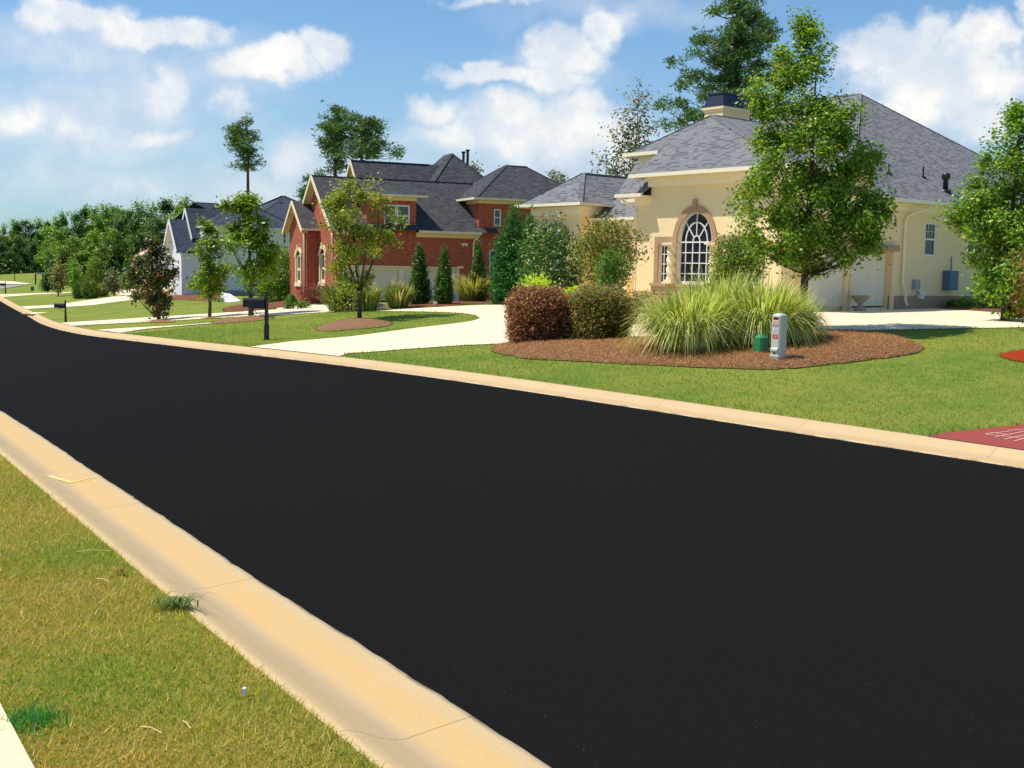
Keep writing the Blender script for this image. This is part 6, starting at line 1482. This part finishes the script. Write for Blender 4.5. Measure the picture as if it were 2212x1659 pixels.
# swing-like rail frame and post at the far left
b = base_at(*pz1(420, 1128)); r = thing('rail_frame', 'dark two post rail frame on the far left lawn', 'fence', b); k = b[1]/FPX; h = 20*k
for dx in (-8*k, 8*k): mb = MB(); mb.box((dx-.08, -.08, -.2), (dx+.08, .08, h)); mb.build('post', M_BLACK, r, uv=False)
mb = MB(); mb.box((-8.6*k, -.1, h), (8.6*k, .1, h+.22)); mb.build('rail', M_GREYM, r, uv=False)
b = base_at(*pz1(157, 1100)); mb = MB(); mb.lathe([(.06, -.2), (.05, 3.2), (.09, 3.25), (.09, 3.5), (0, 3.55)], k=8); o = mb.build('lamp_post', M_BLACK, None, uv=False); o.location = tuple(float(t) for t in b); tag(o, 'thin dark post on the sunlit far left slope', 'post')
b = base_at(*pz1(345, 1205)); mb = MB(); mb.prism(octa(.16, .05), -.1, .42); mb.prism(octa(.1, .03), .42, .5); o = mb.build('utility_box', M_PLASG, None, uv=False); o.location = tuple(float(t) for t in b); tag(o, 'tiny dark green utility box on the far left lawn', 'utility box')
# white parked car far beyond
P0 = at_y(*pz1(1292, 1030), 150); zc = float(terr(P0[0], P0[1])); r = thing('parked_car', 'white car parked far away beyond the driveways', 'car', (P0[0], P0[1], zc), R(10))
mb = MB(); sil = [(-2.2, .35), (2.2, .35), (2.25, .75), (1.3, .95), (.7, 1.42), (-1.0, 1.45), (-1.7, .98), (-2.25, .85)]
mb.face([(x, -.85, z) for x, z in sil]); mb.face([(x, .85, z) for x, z in sil][::-1])
for i in range(8): a, c = sil[i], sil[(i+1) % 8]; mb.face([(a[0], -.85, a[1]), (a[0], .85, a[1]), (c[0], .85, c[1]), (c[0], -.85, c[1])])
mb.build('body', M_CARW, r, uv=False, bevel=.05); mb = MB(); mb.box((-1.3, -.862, 1.0), (1.0, -.851, 1.3)); mb.build('side_window', M_GLASS, r, uv=False)
for dx in (-1.35, 1.35):
    for dy in (-.8, .8): mb = MB(); mb.tube([(dx, dy-.1, .33), (dx, dy+.1, .33)], .33, 14); mb.build('wheel', M_DARK, r, uv=False)
# litter on the near verge
def flat_bits(name, label, cat, px, size, mat, n=1, lift=.03):
    b = base_at(*px); mb = MB()
    for k in range(n):
        t = rng.uniform(0, 6.28); c = (rng.normal(0, size*.3), rng.normal(0, size*.3)); dx, dy = math.cos(t)*size/2, math.sin(t)*size/2
        mb.face([(c[0]-dx, c[1]-dy, lift), (c[0]+dy*.5, c[1]-dx*.5, lift+.008), (c[0]+dx, c[1]+dy, lift+.015), (c[0]-dy*.5, c[1]+dx*.5, lift+.012)])
    o = mb.build(name, mat, None, uv=False); o.location = tuple(float(t) for t in b); tag(o, label, cat); return o
flat_bits('dead_leaf', 'curled reddish brown dead leaf lying on the near grass', 'leaf', (262, 1242), .06, mottled('dead_leaf', srgb(130, 56, 36), .2, 30, .8), 4)
b = base_at(528, 1511); mb = MB(); mb.box((-.009, -.012, .025), (.009, .012, .062)); o = mb.build('paper_scrap', M_WHITE, None, uv=False, bevel=.002); o.location = tuple(float(t) for t in b); tag(o, 'small white scrap standing in the near grass', 'litter')
STK = 'dry straws on the near grass'
for i, ((xa, ya), (xb, yb), lb_) in enumerate((((165, 1202), (240, 1199), 'long pale straw lying level near the curb'), ((305, 1585), (350, 1598), 'pale straw near the bottom, leftmost of the lower straws'), ((395, 1573), (412, 1588), 'short tan straw near the bottom edge'), ((205, 1340), (216, 1327), 'short pale straw in the middle of the near grass'), ((208, 1260), (238, 1268), 'thin straw just left of the dead leaf'), ((20, 1262), (45, 1248), 'pale straw near the left edge'))):
    A_, B_ = at(xa, ya), at(xb, yb); mb = MB(); mb.tube([(0, 0, .035), tuple((B_-A_)/2+np.array([0, 0, .045])), tuple(B_-A_+np.array([0, 0, .032]))], .0035, 5); o = mb.build('straw', mottled('straw', srgb(214, 196, 130), .1, 10, .8) if i == 0 else bpy.data.materials['straw'], None, uv=False); o.location = tuple(float(t) for t in A_); tag(o, lb_, 'straw', STK)
# weed tuft hanging over the near curb
b = base_at(384, 1314); n = 120; th = rng.uniform(-2.6, 1.2, n); grass = []
r = thing('weed_tuft', 'dark green weed tuft growing over the edge of the near curb', 'weed', b)
L = rng.uniform(.05, .17, n); az = np.stack([np.cos(th), np.sin(th)], 1); V = []; 
o0 = np.column_stack([rng.normal(-.02, .06, n), rng.normal(.0, .04, n), np.full(n, .02)]); s_ = np.column_stack([-az[:, 1], az[:, 0], 0*th])*.004
mid = o0+np.column_stack([az*L[:, None]*.5, L*.45]); tip = o0+np.column_stack([az*L[:, None], L*.30])
V = np.stack([o0-s_, o0+s_, mid+s_, mid-s_], 1).reshape(-1, 3); V2_ = np.stack([mid-s_, mid+s_, tip+s_*.1, tip-s_*.1], 1).reshape(-1, 3)
np_mesh('blades', np.concatenate([V, V2_]), np.arange(n*8).reshape(-1, 4), M_BLADE, r, np.repeat(np.concatenate([leaf_colors(n, G_BOX)]*2), 4, 0))
# marks painted on the gutter
mk = MB()
M_MARK = mottled('yellow_paint_mark', srgb(255, 216, 130), .1, 6, .8)
def gz_(X, Y):      # height of the curb surface
    s, n = sn(X, Y); b_ = nn(s)-n; a_2 = n-nf(s); t = b_/CW_N if b_ > 0 else a_2/CW_F
    return float(zl(s))+float(np.interp(t, [p[0] for p in prof[1:11]], [p[1]+.004 for p in prof[1:11]]))+.007
def atc(x, y):
    p = at(x, y); z = p[2]
    for _ in range(14):
        z = .5*z+.5*gz_(p[0], p[1]); q = ray(x, y); t = (z-EYE)/q[2]; p = np.array([q[0]*t, q[1]*t, z])
    p[2] = gz_(p[0], p[1]); return p
prof = [tuple(p) for p in prof]
def stroke(pts, w_=.012):
    W = []
    for i in range(len(pts)-1):
        for k in range(5):
            t = k/5; W.append(atc(pts[i][0]*(1-t)+pts[i+1][0]*t, pts[i][1]*(1-t)+pts[i+1][1]*t))
    W.append(atc(*pts[-1]))
    for a, c in zip(W, W[1:]):
        dr = (c-a)[:2]; L = np.linalg.norm(dr)+1e-9; sd_ = np.array([-dr[1], dr[0]])/L*w_/2
        mk.face([(a[0]-sd_[0], a[1]-sd_[1], a[2]), (c[0]-sd_[0], c[1]-sd_[1], c[2]), (c[0]+sd_[0], c[1]+sd_[1], c[2]), (a[0]+sd_[0], a[1]+sd_[1], a[2])])
stroke([(98, 1025), (108, 1028), (130, 1035), (155, 1042)], .05); stroke([(155, 1042), (185, 1034), (208, 1030)], .022); stroke([(170, 1040), (200, 1037), (208, 1043)], .016)
tag(mk.build('paint_marks', M_MARK, None, uv=False), kind='structure')
for o in list(bpy.data.objects):
    if o.name.startswith('driveway_joints') or o.name.startswith('paint_marks'): pass
